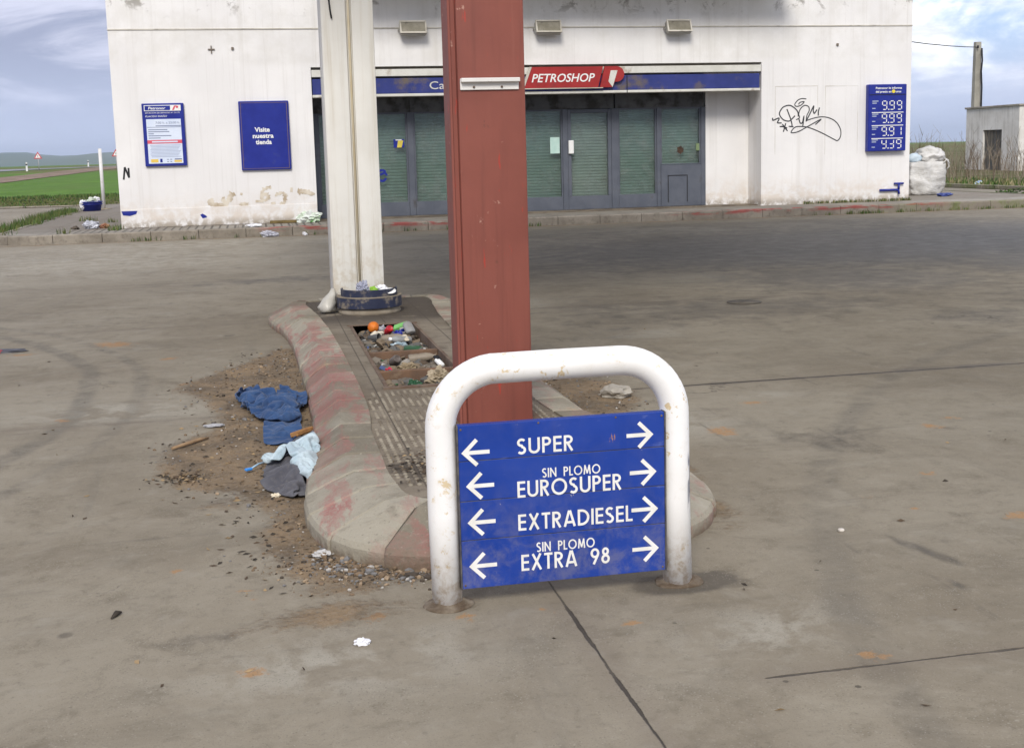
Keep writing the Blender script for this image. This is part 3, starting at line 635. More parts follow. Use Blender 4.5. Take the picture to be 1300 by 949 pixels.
# fascia band above the shopfront
fs_ = MB().box(1.44, 12.42, YF-.04, YF+.18, 3.10, 3.455, bev=.01); fas = fs_.build('fascia', M_fascia, shop)
MB().box(1.43, 12.43, YF-.055, YF+.2, 3.035, 3.098, bev=.01).build('trim', M_cream, fas)
MB().box(1.43, 12.47, YF-.02, YF+.3, 3.50, 3.665, bev=.008).build('shutter_box', M_cream, fas)
q = MB(); text_mb(q, 'Ca', 4.16, 4.52, 3.19, 3.38, YF-.042, .006); q.build('lettering', M_cream, fas)
q = MB()
for x in (8.98, ): q.box(x, x+.02, YF-.058, YF-.0551, 3.03, 3.46)
q.build('seam', M_black, fas)

# wall marks
mk = MB()
G = [[(13.01, 2.37), (12.97, 2.47), (13.06, 2.61), (13.22, 2.66), (13.35, 2.61), (13.46, 2.5), (13.48, 2.38)], [(13.01, 2.37), (13.09, 2.3), (13.22, 2.27), (13.29, 2.31), (13.39, 2.4)],
     [(13.17, 2.57), (13.22, 2.45), (13.28, 2.3), (13.31, 2.15), (13.24, 2.14), (13.35, 2.13)], [(13.69, 2.81), (13.57, 2.82), (13.46, 2.78), (13.38, 2.68), (13.43, 2.63), (13.55, 2.66), (13.63, 2.74), (13.53, 2.73), (13.48, 2.68)],
     [(13.42, 2.3), (13.51, 2.35), (13.49, 2.44), (13.53, 2.56), (13.64, 2.65), (13.75, 2.62), (13.77, 2.52), (13.71, 2.4), (13.69, 2.25)], [(13.49, 2.34), (13.53, 2.22), (13.59, 2.23), (13.63, 2.38), (13.6, 2.13)],
     [(13.69, 2.26), (13.8, 2.46), (13.89, 2.63), (13.88, 2.52), (13.91, 2.45), (13.98, 2.54)], [(14.05, 2.59), (14.02, 2.49), (14.02, 2.39)],
     [(13.69, 2.27), (13.89, 2.33), (14.12, 2.36), (14.34, 2.32), (14.52, 2.21), (14.63, 2.03), (14.63, 1.86), (14.55, 1.76), (14.44, 1.8), (14.12, 1.96), (13.8, 2.09), (13.6, 2.13), (13.4, 2.12), (13.29, 2.01), (13.32, 1.98), (13.49, 2.01), (13.76, 2.14), (14.09, 2.3), (13.94, 2.17)],
     [(12.79, 2.36), (12.8, 2.3), (12.94, 2.35), (12.96, 2.32), (12.92, 2.24), (13.03, 2.23)], [(12.98, 2.14), (13.06, 2.14), (13.18, 2.1)], [(13.05, 2.2), (13.13, 2.1), (13.19, 2.03)], [(13.14, 2.22), (13.1, 2.08), (13.08, 2.01)]]
def smooth(P, n=6):
    if len(P) < 3: return P
    Q = [P[0]]+P+[P[-1]]; o = []
    for i in range(1, len(Q)-2):
        p0, p1, p2, p3 = (Vector(q) for q in Q[i-1:i+3])
        for k in range(n):
            u = k/n; o.append(tuple(.5*((2*p1)+(p2-p0)*u+(2*p0-5*p1+4*p2-p3)*u*u+(3*p1-p0-3*p2+p3)*u**3)))
    return o+[P[-1]]
for i, s_ in enumerate(G): ribbon(mk, smooth(s_), .030 if len(s_) < 9 else .024, YF-.002-.0002*i, .0015)
mk.build('graffiti', simple('marker_black', (.035, .037, .042), .7), shop)
mk = MB()
for i, s_ in enumerate([[(-2.88, 1.29), (-2.84, 1.57)], [(-2.84, 1.57), (-2.76, 1.33)], [(-2.76, 1.33), (-2.76, 1.55)]]): ribbon(mk, s_, .04, YF-.002-.0002*i, .0015)
mk.build('graffiti', M_black, shop)
M_bare = simple('bare_render', (.42, .34, .24), .9, (.66, .60, .50), 6, pos=True)
S = [[(-1.0, .79), (-.99, .69), (-.85, .65), (-.66, .66), (-.74, .8)], [(-.59, .7), (-.56, .82), (-.5, .92)], [(-.3, .92), (-.3, .85)], [(.38, 1.03), (.21, .97), (.16, .84), (.18, .72), (.3, .77), (.28, .85), (.19, .87)],
     [(.47, .84), (.63, .88), (.7, .8), (.66, .7)], [(.58, .64), (.64, .61), (.66, .66)], [(.85, .99), (.83, .89)], [(1.0, .91), (1.18, .89), (1.34, .82)], [(.0, .72), (.18, .7)], [(-.32, .63), (-.25, .66), (-.18, .63)], [(.37, .64), (.47, .67)]]
mk = MB()
for i, s_ in enumerate(S):
    q = smooth(s_, 8); wd = .115 if i in (0, 1, 7) else .07
    q = [(a+.012*math.sin(j*2.1+i), c+.012*math.cos(j*1.7+i*2)) for j, (a, c) in enumerate(q)]
    mk = MB(); ribbon(mk, q, wd*.8, YF-.002-.0003*i, .0015); mk.build('peeled_patch', M_bare, shop)
mk = MB()
for x0, x1, z0, z1 in ((12.85, 14.0, 1.45, 3.12), (14.2, 15.1, 1.42, 3.11)):
    for a, c, d, e in ((x0, x1, z1, z1+.018), (x0, x0+.012, z0, z1-.001), (x1-.012, x1, z0, z1-.001)): mk.box(a, c, YF-.003, YF-.0005, d, e)
mk.build('ghost_outline', simple('old_dirt_line', (.52, .49, .43), .9, (.70, .68, .65), 1.5, pos=True), shop)
for P in ([(-2.98, .58), (-2.95, .49), (-2.8, .47), (-2.66, .51), (-2.63, .58)], [(-1.25, .44), (-1.2, .36), (-1.1, .38), (-1.12, .42), (-1.2, .47)]):
    MB().prism(P, YF-.018, YF-.0125).build('blue_paint_remnant', M_blue, shop)
M_anch = simple('rust_anchor', (.17, .14, .11), .8)
for x, z in ((-.78, 4.15), ): MB().box(x-.075, x+.075, YF-.03, YF-.001, z-.012, z+.012).box(x-.012, x+.012, YF-.031, YF-.0011, z+.0125, z+.08).box(x-.010, x+.010, YF-.031, YF-.0011, z-.09, z-.0125).build('wall_anchor', M_anch, shop)
for x, z in ((-.31, 4.16), (14.51, 4.13)): MB().box(x-.028, x+.028, YF-.04, YF-.001, z-.025, z+.035, bev=.006).build('wall_anchor', M_anch, shop)

# shop signs
sg = thing('shop_sign', 'red slanted sign with white italic lettering over the shopfront', 'sign', (7.7, YF-.04, 3.15))
q = MB(); q.prism([(6.42, 3.17), (8.24, 3.17), (8.37, 3.665), (6.62, 3.665)], YF-.13, YF-.041); q.build('sign_panel', M_red, sg)
q = MB(); q.prism([(6.36, 3.148), (8.36, 3.148), (8.365, 3.168), (6.37, 3.168)], YF-.135, YF-.041); q.prism([(6.36, 3.17), (6.415, 3.17), (6.615, 3.668), (6.56, 3.668)], YF-.132, YF-.041); q.build('edge_trim', M_trim, sg)
q = MB(); text_mb(q, 'PETROSHOP', 6.60, 8.16, 3.31, 3.51, YF-.131, .006, shear=.25, bold=.012); q.build('lettering', M_white, sg)
q = MB(); P = [(8.29, 3.17), (8.60, 3.17), (8.66, 3.30)]+arc(8.70, 3.48, .20, .185, -85, 90, 14)+[(8.42, 3.665)]
q.prism(P, YF-.128, YF-.041); q.build('emblem', M_red, sg)
q = MB(); q.prism([(8.50, 3.31), (8.60, 3.17), (8.73, 3.565), (8.56, 3.565)], YF-.134, YF-.129); q.build('pennant', M_cream, sg)

def board(name, label, x0, x1, z0, z1, d=.07, fmat=None):
    th = thing(name, label, 'sign', ((x0+x1)/2, YF, z0))
    return th, YF-d
th, yb = board('information_board', 'blue framed opening hours board with white notice sheet on shop wall', -2.38, -1.465, 1.57, 2.97)
MB().box(-2.38, -1.465, yb, YF-.001, 1.57, 2.97, bev=.012).build('frame', M_blue, th)
M_sheet = simple('notice_sheet', (.60, .67, .80), .5, (.66, .72, .83), 3, pos=True); M_ink = simple('grey_ink', (.16, .19, .30), .7); M_ink2 = simple('pale_ink', (.38, .43, .55), .7)
M_pink = simple('notice_red', (.62, .10, .14), .6); M_yel = simple('notice_yellow', (.72, .50, .10), .6)
sh = MB().box(-2.30, -1.545, yb-.006, yb-.0005, 1.63, 2.62).build('notice', M_sheet, th)
q = MB(); q.box(-2.33, -1.53, yb-.006, yb-.0005, 2.80, 2.93); q.box(-2.315, -1.76, yb-.009, yb-.0062, 2.815, 2.915, 1)
q.prism([(-1.78, 2.80), (-1.58, 2.80), (-1.58, 2.93), (-1.70, 2.93)], yb-.0095, yb-.0062, 2)
hd = q.build('header_strip', [M_white, M_blue, M_white], th)
q = MB(); text_mb(q, 'Petronor', -2.24, -1.86, 2.835, 2.895, yb-.0092, .002, shear=.2, bold=.02); q.build('lettering', M_white, hd)
q = MB(); q.prism([(-1.72, 2.815), (-1.68, 2.815), (-1.63, 2.915), (-1.67, 2.915)], yb-.0115, yb-.0096); q.prism([(-1.63, 2.86)]+arc(-1.61, 2.885, .03, .028, -90, 90, 8)+[(-1.64, 2.913)], yb-.0115, yb-.0096); q.build('emblem', M_pink, hd)
q = MB(); text_mb(q, 'ESTACION DE SERVICIO Nº 31172', -2.31, -1.56, 2.745, 2.775, yb-.0005, .003, shear=.15); q.build('lettering', M_white, th)
q = MB(); text_mb(q, 'PLACIDO RIAÑO', -2.31, -1.84, 2.665, 2.705, yb-.0005, .003, shear=.15); q.build('lettering', M_white, th)
q = MB(); text_mb(q, '7:00 h. a 23:00 h.', -2.1, -1.57, 2.515, 2.565, yb-.0065, .002)
q.box(-2.29, -1.555, yb-.0085, yb-.0062, 2.435, 2.445)
for k, (z, a) in enumerate(((2.47, .55), (2.385, .42), (2.34, .46), (2.295, .12), (2.25, .5), (2.2, .26))): q.box((-2.1 if k == 0 else -2.27), (-2.1 if k == 0 else -2.27)+a, yb-.0085, yb-.0062, z-.008, z+.008)
q.build('lettering', M_ink, sh)
q = MB().box(-2.30, -1.545, yb-.009, yb-.0062, 2.075, 2.155); q.box(-2.2, -1.64, yb-.011, yb-.0091, 2.10, 2.13, 1); q.build('red_stripe', [M_pink, M_sheet], sh)
q = MB()
for k in range(9): q.box(-2.25+.01*(k % 3), -1.58-.02*((k*5) % 4), yb-.0085, yb-.0062, 2.03-.032*k, 2.043-.032*k)
q.build('small_print', M_ink2, sh)
for a, c, d, e, m_ in [(-2.25, -2.09, 1.655, 1.73, M_yel), (-1.74, -1.575, 1.655, 1.70, M_yel), (-2.05, -2.0, 1.655, 1.735, M_blue), (-1.73, -1.575, 1.71, 1.735, M_ink)]+[(-1.9+.07*i, -1.86+.07*i, 1.66+.05*j, 1.675+.05*j, M_ink) for i in (0, 1) for j in (0, 1)]:
    MB().box(a, c, yb-.0085, yb-.0062, d, e).build('printed_logo', m_, sh)

th, yb = board('invitation_board', 'plain deep blue board with three short white words on shop wall', -.255, .87, 1.42, 2.985)
MB().box(-.255, .87, yb, YF-.001, 1.42, 2.985, bev=.014).build('sign_panel', M_blue, th)
q = MB()
for a, c, d, e in ((-.215, .83, 1.455, 1.463), (-.215, .83, 2.94, 2.948), (-.215, -.205, 1.4635, 2.9395), (.82, .83, 1.4635, 2.9395)): q.box(a, c, yb-.004, yb-.0002, d, e)
q.build('border_line', simple('tarnished_line', (.20, .13, .08), .6), th)
for s_, a, c, z in (('Visite', .08, .42, 2.29), ('nuestra', .03, .50, 2.15), ('tienda', .09, .45, 2.01)):
    q = MB(); text_mb(q, s_, a, c, z, z+.105, yb, .006, bold=.03); q.build('lettering', M_white, th)

th, yb = board('price_board', 'blue fuel price board with four rows of white segment digits', 15.31, 16.36, 1.46, 3.135, .16)
MB().box(15.31, 16.36, yb, YF-.001, 1.46, 3.135, bev=.015).build('cabinet', M_blue, th)
for s_, a, c, z in (('Petronor le informa', 15.50, 16.22, 3.015), ('del precio en', 15.50, 15.93, 2.925), ('uros', 16.05, 16.2, 2.925)):
    q = MB(); text_mb(q, s_, a, c, z, z+.055, yb-.0002, .005, bold=.02); q.build('lettering', M_white, th)
q = MB(); q.prism(arc(15.99, 2.955, .045, .045, 0, 360, 18)[:-1], yb-.006, yb-.0002); q.build('euro_disc', simple('euro_yellow', (.75, .60, .05), .6), th)
q = MB().box(15.33, 16.34, yb-.008, yb-.0002, 2.868, 2.885); q.build('black_strip', M_black, th)  # raised black strip below the header lines
for r_, z in enumerate((2.47, 2.145, 1.82, 1.5)):
    if r_ < 3 or True:
        if r_ < 3: MB().box(15.40, 16.27, yb-.008, yb-.0002, z-.048, z-.028).build('divider', M_white, th)
    tx = ('9.99', '9.99', '9.91', 'y.y9')[r_]
    SEG = {'a': (.18, 1, .82, 1), 'b': (1, .56, 1, .95), 'c': (1, .05, 1, .44), 'd': (.18, 0, .82, 0), 'e': (0, .05, 0, .44), 'f': (0, .56, 0, .95), 'g': (.18, .5, .82, .5)}
    on = {'9': 'abcdfg', '1': 'bc', 'y': 'bcdfg' if r_ == 3 else ''}
    k = 0
    for c in tx:
        x = 15.69+k*.205
        q = MB()
        if c == '.': q.box(x-.045, x-.015, yb-.006, yb-.0002, z+.02, z+.05).build('decimal_point', M_white, th); continue
        ss_ = on[c]
        if c == 'y' and k == 1: ss_ = 'bcdg'
        for s_ in ss_:
            a, d, e, f = SEG[s_]; W_, H_ = .12, .21
            x0, z0, x1, z1 = x+a*W_, z+.035+d*H_, x+e*W_, z+.035+f*H_
            if a == e: q.box(x0-.011, x0+.011, yb-.006, yb-.0002, z0, z1)
            else: q.box(x0, x1, yb-.006, yb-.0002, z0-.011, z0+.011)
        k += 1; q.build('price_digit', M_white, th)
    for j, l in enumerate((.17, .12, 0, .09)):
        if l: MB().box(15.41, 15.41+l, yb-.004, yb-.0002, z+.235-.05*j-(.03 if j == 3 else 0), z+.258-.05*j-(.03 if j == 3 else 0)).build('fuel_name', M_ink2, th)

# floodlights over the shopfront
M_lens = simple('dirty_lens', (.19, .175, .13), .35, (.26, .24, .19), 6, dirt=(.09, .08, .06), dsc=9)
def floodlight(x, label):
    th = thing('floodlight', label, 'floodlight', (x, YF, 4.57), 'floodlights over the shopfront')
    Mx = Matrix.Translation((x, YF-.17, 4.57)) @ Matrix.Rotation(R(-24), 4, 'X')
    MB().box(-.31, .31, -.06, .09, -.16, .16, bev=.03, mat=Mx).build('housing', M_steel, th)
    q = MB()
    for a in ((-.31, .31, .125, .16), (-.31, .31, -.16, -.125), (-.31, -.275, -.124, .124), (.275, .31, -.124, .124)): q.box(a[0], a[1], -.085, -.061, a[2], a[3], mat=Mx)
    q.build('bezel', M_trim, th)
    MB().box(-.27, .27, -.07, -.061, -.12, .12, mat=Mx).build('lens', M_lens, th)
    q = MB().box(x-.05, x+.05, YF-.012, YF-.0005, 4.5, 4.66).box(x+.315, x+.335, YF-.18, YF-.0005, 4.53, 4.57); q.box(x-.335, x-.315, YF-.18, YF-.0005, 4.53, 4.57)
    q.build('bracket', M_steel, th)
floodlight(3.80, 'grimy floodlight above the shopfront, between the white and red columns')
floodlight(7.02, 'grimy floodlight directly above the red shop sign')
floodlight(10.27, 'grimy floodlight above the smashed window, farthest from the red column')

tp = thing('water_tap', 'small blue water tap low on the white wall by its right corner', 'tap', (16.2, YF, .45))
MB().tube([(15.72, YF-.05, .47), (16.2, YF-.05, .47), (16.25, YF-.05, .44), (16.25, YF-.07, .36)], .03).tube([(15.9, YF-.05, .47), (15.9, YF-.001, .47)], .025).build('pipe', M_blue, tp)
MB().tube([(16.25, YF-.05, .47), (16.25, YF-.05, .62)], .028).build('valve_stem', M_blue, tp)
MB().tube([(16.12, YF-.05, .63), (16.38, YF-.05, .63)], .025).build('handle', M_blue, tp)

# ------------------------------------------------------------------ canopy over the pumps (above the frame; it shades the forecourt)
M_rc0 = simple('red_beam_paint', (.25, .075, .052), .6, (.29, .088, .062), 2, pos=True)
cp = thing('pump_canopy', 'wide flat canopy roof over the pumps, resting on the columns', 'canopy', (6.3, 15, 5.5))
MB().box(-.9, 12.4, 9.4, 20.4, 5.52, 6.2).build('roof_slab', M_cream, cp)
MB().box(-.95, 12.45, 9.35, 20.45, 5.5, 5.519).build('soffit', M_trim, cp)
MB().box(.98, 1.52, 6.2, 9.34, 5.5, 5.9).build('beam', M_rc0, cp)
MB().box(1.8, 12.9, 28.0, YF-.02, 5.6, 5.8).build('added_shade_slab', M_cream, cp)  # unseen slab, added to cast shade on the shop wall

# ------------------------------------------------------------------ pump island
CX = 1.09
def half_outline():
    # (half width, y) from the near tip to the far tip
    K = [(.0, 4.70), (.45, 4.72), (.68, 4.83), (.84, 5.02), (.925, 5.30), (.945, 5.62), (.92, 6.05), (.86, 6.6), (.82, 7.2), (.81, 8.2), (.82, 9.6), (.84, 10.7), (.88, 11.4), (.97, 12.1), (1.02, 12.6), (.98, 13.0), (.80, 13.25), (.4, 13.32), (0, 13.33)]
    return smooth(K, 6)
Hf = half_outline()
OUTL = [(CX+a, y) for a, y in Hf]+[(CX-a, y) for a, y in Hf[::-1][1:-1]]      # counter-clockwise
def offset(P, d):
    """inward offset of a counter-clockwise outline; d may vary with the vertex"""
    n = len(P); o = []
    for i in range(n):
        a, c = Vector(P[i-1]), Vector(P[(i+1) % n]); tdir = (c-a).normalized(); nn = Vector((-tdir.y, tdir.x))
        dd = d(P[i][0], P[i][1]) if callable(d) else d
        o.append(tuple(Vector(P[i])+nn*dd))
    return o
sl = lambda x, y: .15+.13*max(0, min(1, (6.6-y)/1.2))+.06*max(0, min(1, (y-11.2)/1.))
I1 = offset(OUTL, .012); I2 = offset(OUTL, sl); I3 = offset(OUTL, lambda x, y: sl(x, y)+.17-.05*max(0, min(1, (6.0-y)/.8)))
isl = thing('pump_island', 'long concrete refuelling island with worn red kerb stones and an open pit', 'island', (CX, 9, 0))
def f_ik(t, b):
    p = t.pos(); px, py, pz = t.sep(p); n1 = t.noise(p, 1.5, 8, .65, .4); n2 = t.noise(p, 8, 7, .68, .3); n3 = t.noise(p, 55, 4)
    tn = t.new('ShaderNodeAttribute', attribute_name='tone').outputs['Fac']
    col = t.mix(t.ss(t.m('ADD', n1, t.m('MULTIPLY', t.m('SUBTRACT', tn, .5), .35)), .32, .68), (.185, .162, .118), (.325, .295, .228))
    col = t.mix(t.ss(n3, .60, .75, 0, .5), col, (.42, .39, .32)); col = t.mix(t.ss(n3, .40, .28, 0, .5), col, (.10, .085, .062))
    col = t.mix(t.ss(n2, .52, .75, 0, .55), col, (.13, .105, .075))
    col = t.mix(t.ss(n2, .45, .3, 0, .4), col, (.40, .365, .30))
    sc_ = t.noise(t.scale(p, (2.6, .75, 2)), 2.2, 9, .72, .4)
    zone = t.ss(t.noise(p, .9, 3, .5), .40, .60, .45, 1); west = t.m('MULTIPLY', t.ss(px, .7, .5), t.m('MULTIPLY', t.ss(py, 6.6, 7.6), t.ss(py, 11.4, 10.8))); front = t.m('MULTIPLY', t.ss(py, 5.6, 5.2), t.m('MULTIPLY', t.ss(px, .45, .65), t.ss(px, 2.1, 1.2))); zone = t.m('MULTIPLY', t.m('MAXIMUM', zone, t.m('MAXIMUM', west, front)), t.ss(tn, .0, .35, .8, 1))
    red = t.m('MULTIPLY', t.ss(t.m('ADD', sc_, t.m('MULTIPLY', t.m('MAXIMUM', west, front), .06)), .48, .58), zone)
    red = t.m('MULTIPLY', red, t.ss(n3, .3, .55, .45, 1))
    col = t.mix(t.m('MULTIPLY', red, t.ss(t.noise(p, 5, 7, .7), .3, .7, .35, .85)), col, t.mix(t.ss(n2, .4, .6), (.27, .065, .062), (.33, .125, .115)))
    low = t.m('MULTIPLY', t.ss(pz, .06, .0), t.ss(n2, .35, .55)); col = t.mix(t.m('MULTIPLY', low, .8), col, (.14, .10, .065))
    tan_ = t.ss(t.noise(p, 1.9, 6, .6), .62, .75, 0, .5); col = t.mix(tan_, col, (.38, .24, .13))
    t.put(b.inputs['Base Color'], col); b.inputs['Roughness'].default_value = .88
    t.put(b.inputs['Normal'], t.bump(t.m('ADD', n3, t.m('MULTIPLY', n2, 2)), .7, .006))
M_ik = material('island_kerb_concrete', f_ik)
mb = MB()
nO = len(OUTL); Ls = [0]
for i in range(nO): Ls.append(Ls[-1]+(Vector(OUTL[(i+1) % nO])-Vector(OUTL[i])).length)
tot = Ls[-1]
def at(P, s):
    s %= tot
    for i in range(nO):
        if Ls[i+1] >= s:
            f = (s-Ls[i])/max(1e-9, Ls[i+1]-Ls[i]); return Vector(P[i]).lerp(Vector(P[(i+1) % nO]), f)
nb = round(tot/.34); TONE = []
for j in range(nb):
    s0 = tot*j/nb+.005; s1 = tot*(j+1)/nb-.005; q = 4; dz = rng.uniform(-.006, .006); do = rng.uniform(-.009, .009)
    vs = []; q = 6; tone = rng.uniform(0, 1)
    for i in range(q+1):
        s = (s0, s0+.012, s0+(s1-s0)*.27, (s0+s1)/2, s0+(s1-s0)*.73, s1-.012, s1)[i]; a, b1, c, d = (at(P, s) for P in (OUTL, I1, I2, I3)); o_ = (a-d).normalized()*do; u_ = (d-a).normalized()
        sh = .007 if i in (0, q) else 0; mid = b1.lerp(c, .5); ch = .007*max(0, noise.noise(Vector((a.x*7, a.y*7, 4))))+.004*noise.noise(Vector((a.x*23, a.y*23, 1)))
        e0 = u_*(sh+max(0, ch)); vs += [(a.x+o_.x+e0.x*.5, a.y+o_.y+e0.y*.5, -.02), (a.x+o_.x+e0.x, a.y+o_.y+e0.y, .056+dz-sh), (b1.x+o_.x+e0.x, b1.y+o_.y+e0.y, .080+dz-sh-ch), (mid.x, mid.y, .131+dz-sh), (c.x-o_.x, c.y-o_.y, .180+dz-sh-ch), (d.x, d.y, .181+dz*.5-sh), (d.x, d.y, .1)]
    m_ = 7; fs = [[m_*i+e, m_*i+m_+e, m_*i+m_+1+e, m_*i+e+1] for i in range(q) for e in range(m_-1)]
    fs += [list(range(m_)), [m_*q+e for e in range(m_-1, -1, -1)]]
    mb.add(vs, fs, 0, False); TONE += [tone]*len(vs)
M_mortar = simple('kerb_mortar', (.075, .058, .042), .95, (.12, .095, .07), 6, pos=True)
mort = MB(); a1 = offset(OUTL, .02); a2 = offset(OUTL, lambda x, y: sl(x, y)+.03); a3 = offset(OUTL, lambda x, y: sl(x, y)+.14)
vs = [(x, y, z) for P, z in ((a1, -.02), (a1, .055), (a2, .160), (a3, .168), (a3, .1)) for x, y in P]; n = nO
mort.add(vs, [[k*n+i, k*n+(i+1) % n, (k+1)*n+(i+1) % n, (k+1)*n+i] for k in range(4) for i in range(n)])
ko = mb.build('kerb', M_ik, isl, sharp=13); ko.data.attributes.new('tone', 'FLOAT', 'POINT').data.foreach_set('value', TONE); mort.build('kerb_joint', M_mortar, isl)
# paving with the pit left open
PX0, PX1, PY0, PY1, ZT = .77, 1.33, 7.82, 10.87, .17
def f_tile(t, b):
    p = t.pos(); px, py, pz = t.sep(p); n1 = t.noise(p, 1.2, 8, .65, .4); n2 = t.noise(p, 7, 7, .68)
    col = t.mix(t.ss(n1, .35, .65), (.155, .126, .090), (.235, .20, .15))
    col = t.mix(t.ss(n2, .5, .72, 0, .7), col, (.09, .07, .05))
    tl = t.m('MINIMUM', t.m('PINGPONG', t.m('ADD', px, 100.11), .2), t.m('PINGPONG', t.m('ADD', py, 100), .2))
    col = t.mix(t.ss(tl, .008, .002, 0, .7), col, (.05, .04, .03))
    dk = t.m('MULTIPLY', t.ss(t.m('ABSOLUTE', t.m('SUBTRACT', py, 5.75)), .45, .12), t.ss(t.noise(p, 5, 6, .7), .4, .55))
    dk = t.m('MULTIPLY', dk, t.ss(px, .45, .62)); col = t.mix(t.m('MULTIPLY', dk, .85), col, (.05, .04, .03))
    dk2 = t.m('MULTIPLY', t.ss(py, 10.7, 11.4), t.ss(t.noise(p, 3, 6, .7), .30, .46)); col = t.mix(t.m('MULTIPLY', dk2, .85), col, (.055, .043, .032))
    t.put(b.inputs['Base Color'], col); b.inputs['Roughness'].default_value = .9
    t.put(b.inputs['Normal'], t.bump(t.m('ADD', t.noise(p, 60, 4), t.m('MULTIPLY', n2, 2)), .6, .006))
M_tile = material('island_tiles', f_tile)
b = bmesh.new(); I3b = offset(OUTL, lambda x, y: sl(x, y)+.165-.05*max(0, min(1, (6.0-y)/.8)))
lo = [b.verts.new((x, y, ZT)) for x, y in I3b]; li = [b.verts.new(q+(ZT,)) for q in ((PX0, PY0), (PX1, PY0), (PX1, PY1), (PX0, PY1))]
ed = [b.edges.new((L[i], L[(i+1) % len(L)])) for L in (lo, li) for i in range(len(L))]
bmesh.ops.triangle_fill(b, edges=ed, use_beauty=True); bmesh.ops.recalc_face_normals(b, faces=b.faces[:])
if sum(f.normal.z for f in b.faces) < 0: bmesh.ops.reverse_faces(b, faces=b.faces[:])
mb = MB().bm(b)
for (x0, y0), (x1, y1) in (((PX0, PY0), (PX1, PY0)), ((PX1, PY0), (PX1, PY1)), ((PX1, PY1), (PX0, PY1)), ((PX0, PY1), (PX0, PY0))):
    mb.add([(x0, y0, ZT), (x1, y1, ZT), (x1, y1, -.15), (x0, y0, -.15)], [[0, 1, 2, 3]])
mb.build('paving', M_tile, isl)
mb = MB()
for iy in range(46):
    y = 5.42+iy*.05
    for ix in range(30):
        x = .50+ix*.0405
        if in_poly(x, y, I3b) < .03 or y > 7.72: continue
        if rng.random() < .12: continue
        mb.lathe([(.0125, ZT-.001), (.009, ZT+.0065), (.0, ZT+.0068)], Matrix.Translation((x, y, 0)) @ Matrix.Diagonal((1, 1.25, 1, 1)), 6)
mb.build('tactile_studs', simple('worn_stud', (.29, .255, .195), .9, (.20, .17, .125), 4, dirt=(.09, .07, .05), dsc=5, dlo=.45, dhi=.65, pos=True), isl)
M_rusty = simple('rusty_angle_iron', (.115, .072, .048), .85, (.17, .125, .09), 5, dirt=(.07, .055, .045), dsc=9, bump=.5, pos=True)
fr = MB().box(PX0-.03, PX1+.03, PY0-.05, PY0+.0, .02, ZT+.012).box(PX0-.03, PX1+.03, PY1, PY1+.03, .02, ZT+.008).box(PX0-.012, PX0+.012, PY0+.001, PY1-.001, .04, ZT+.006).box(PX1-.012, PX1+.012, PY0+.001, PY1-.001, .04, ZT+.006).build('pit_frame', M_rusty, isl)
M_rust2 = simple('rusted_bar', (.17, .10, .06), .9, (.115, .072, .048), 7, dirt=(.24, .17, .11), dsc=9, bump=.6, pos=True)
for y in (8.46, 9.32): MB().box(PX0+.013, PX1-.013, y-.03, y+.02, .02, ZT+.004, bev=.004).box(PX0+.013, PX1-.013, y+.021, y+.09, ZT-.05, ZT-.04).build('crossbar', M_rust2, isl)

# ------------------------------------------------------------------ columns
def f_redcol(t, b):
    p = t.pos(); n1 = t.noise(p, 1.1, 7, .6); n2 = t.noise(p, 11, 7, .7); st = t.noise(t.scale(p, (14, 14, .7)), 1., 7, .65)
    col = t.mix(t.ss(n1, .35, .65), (.205, .062, .045), (.250, .078, .056))
    col = t.mix(t.ss(st, .48, .75, 0, .55), col, (.13, .042, .033))
    col = t.mix(t.ss(st, .42, .28, 0, .35), col, (.31, .115, .085))
    col = t.mix(t.ss(n2, .665, .70, 0, .8), col, (.46, .27, .21))
    sc_ = t.noise(t.scale(p, (30, 30, 4)), 1., 4, .5); col = t.mix(t.ss(sc_, .655, .69, 0, .8), col, (.42, .045, .03))
    col = t.mix(t.ss(n2, .34, .27, 0, .6), col, (.10, .05, .035))
    t.put(b.inputs['Base Color'], col); t.put(b.inputs['Roughness'], t.ss(n1, .3, .7, .5, .68)); t.put(b.inputs['Normal'], t.bump(t.m('ADD', n2, t.m('MULTIPLY', n1, 3)), .25, .004))
M_rc = material('red_column_paint', f_redcol)
rc = thing('steel_column', 'thick rust red steel canopy column standing on the island behind the hoop', 'column', (1.25, 6.6, ZT))
MB().box(1.075, 1.44, 6.5, 6.80, ZT-.02, 5.5, bev=.012, seg=2).build('shaft', M_rc, rc, sharp=40)
MB().box(1.05, 1.0735, 6.53, 6.55, ZT, 5.49).box(1.05, 1.0735, 6.70, 6.72, ZT, 5.49).box(1.035, 1.049, 6.52, 6.73, ZT, 5.49, bev=.003).build('side_channel', M_rc, rc)
MB().box(1.02, 1.50, 6.44, 6.86, ZT-.01, ZT+.02, bev=.004).build('base_plate', M_rusty, rc)
M_brk = simple('chipped_white', (.66, .64, .60), .5, (.74, .72, .68), 4, dirt=(.12, .10, .08), dsc=16, dlo=.62, dhi=.72, pos=True)
q = MB().box(1.088, 1.402, 6.489, 6.4985, 1.985, 2.045, bev=.002); q.box(1.09, 1.405, 6.462, 6.4885, 2.024, 2.046, bev=.003)
q.build('lamp_bracket', M_brk, rc)
q = MB()
for x in (1.16, 1.31): q.lathe([(.0, 0), (.006, 0), (.006, .004), (0, .005)], Matrix.Translation((x, 6.488, 2.0)) @ Matrix.Rotation(R(90), 4, 'X'), 10)
q.build('screw', M_rusty, rc)
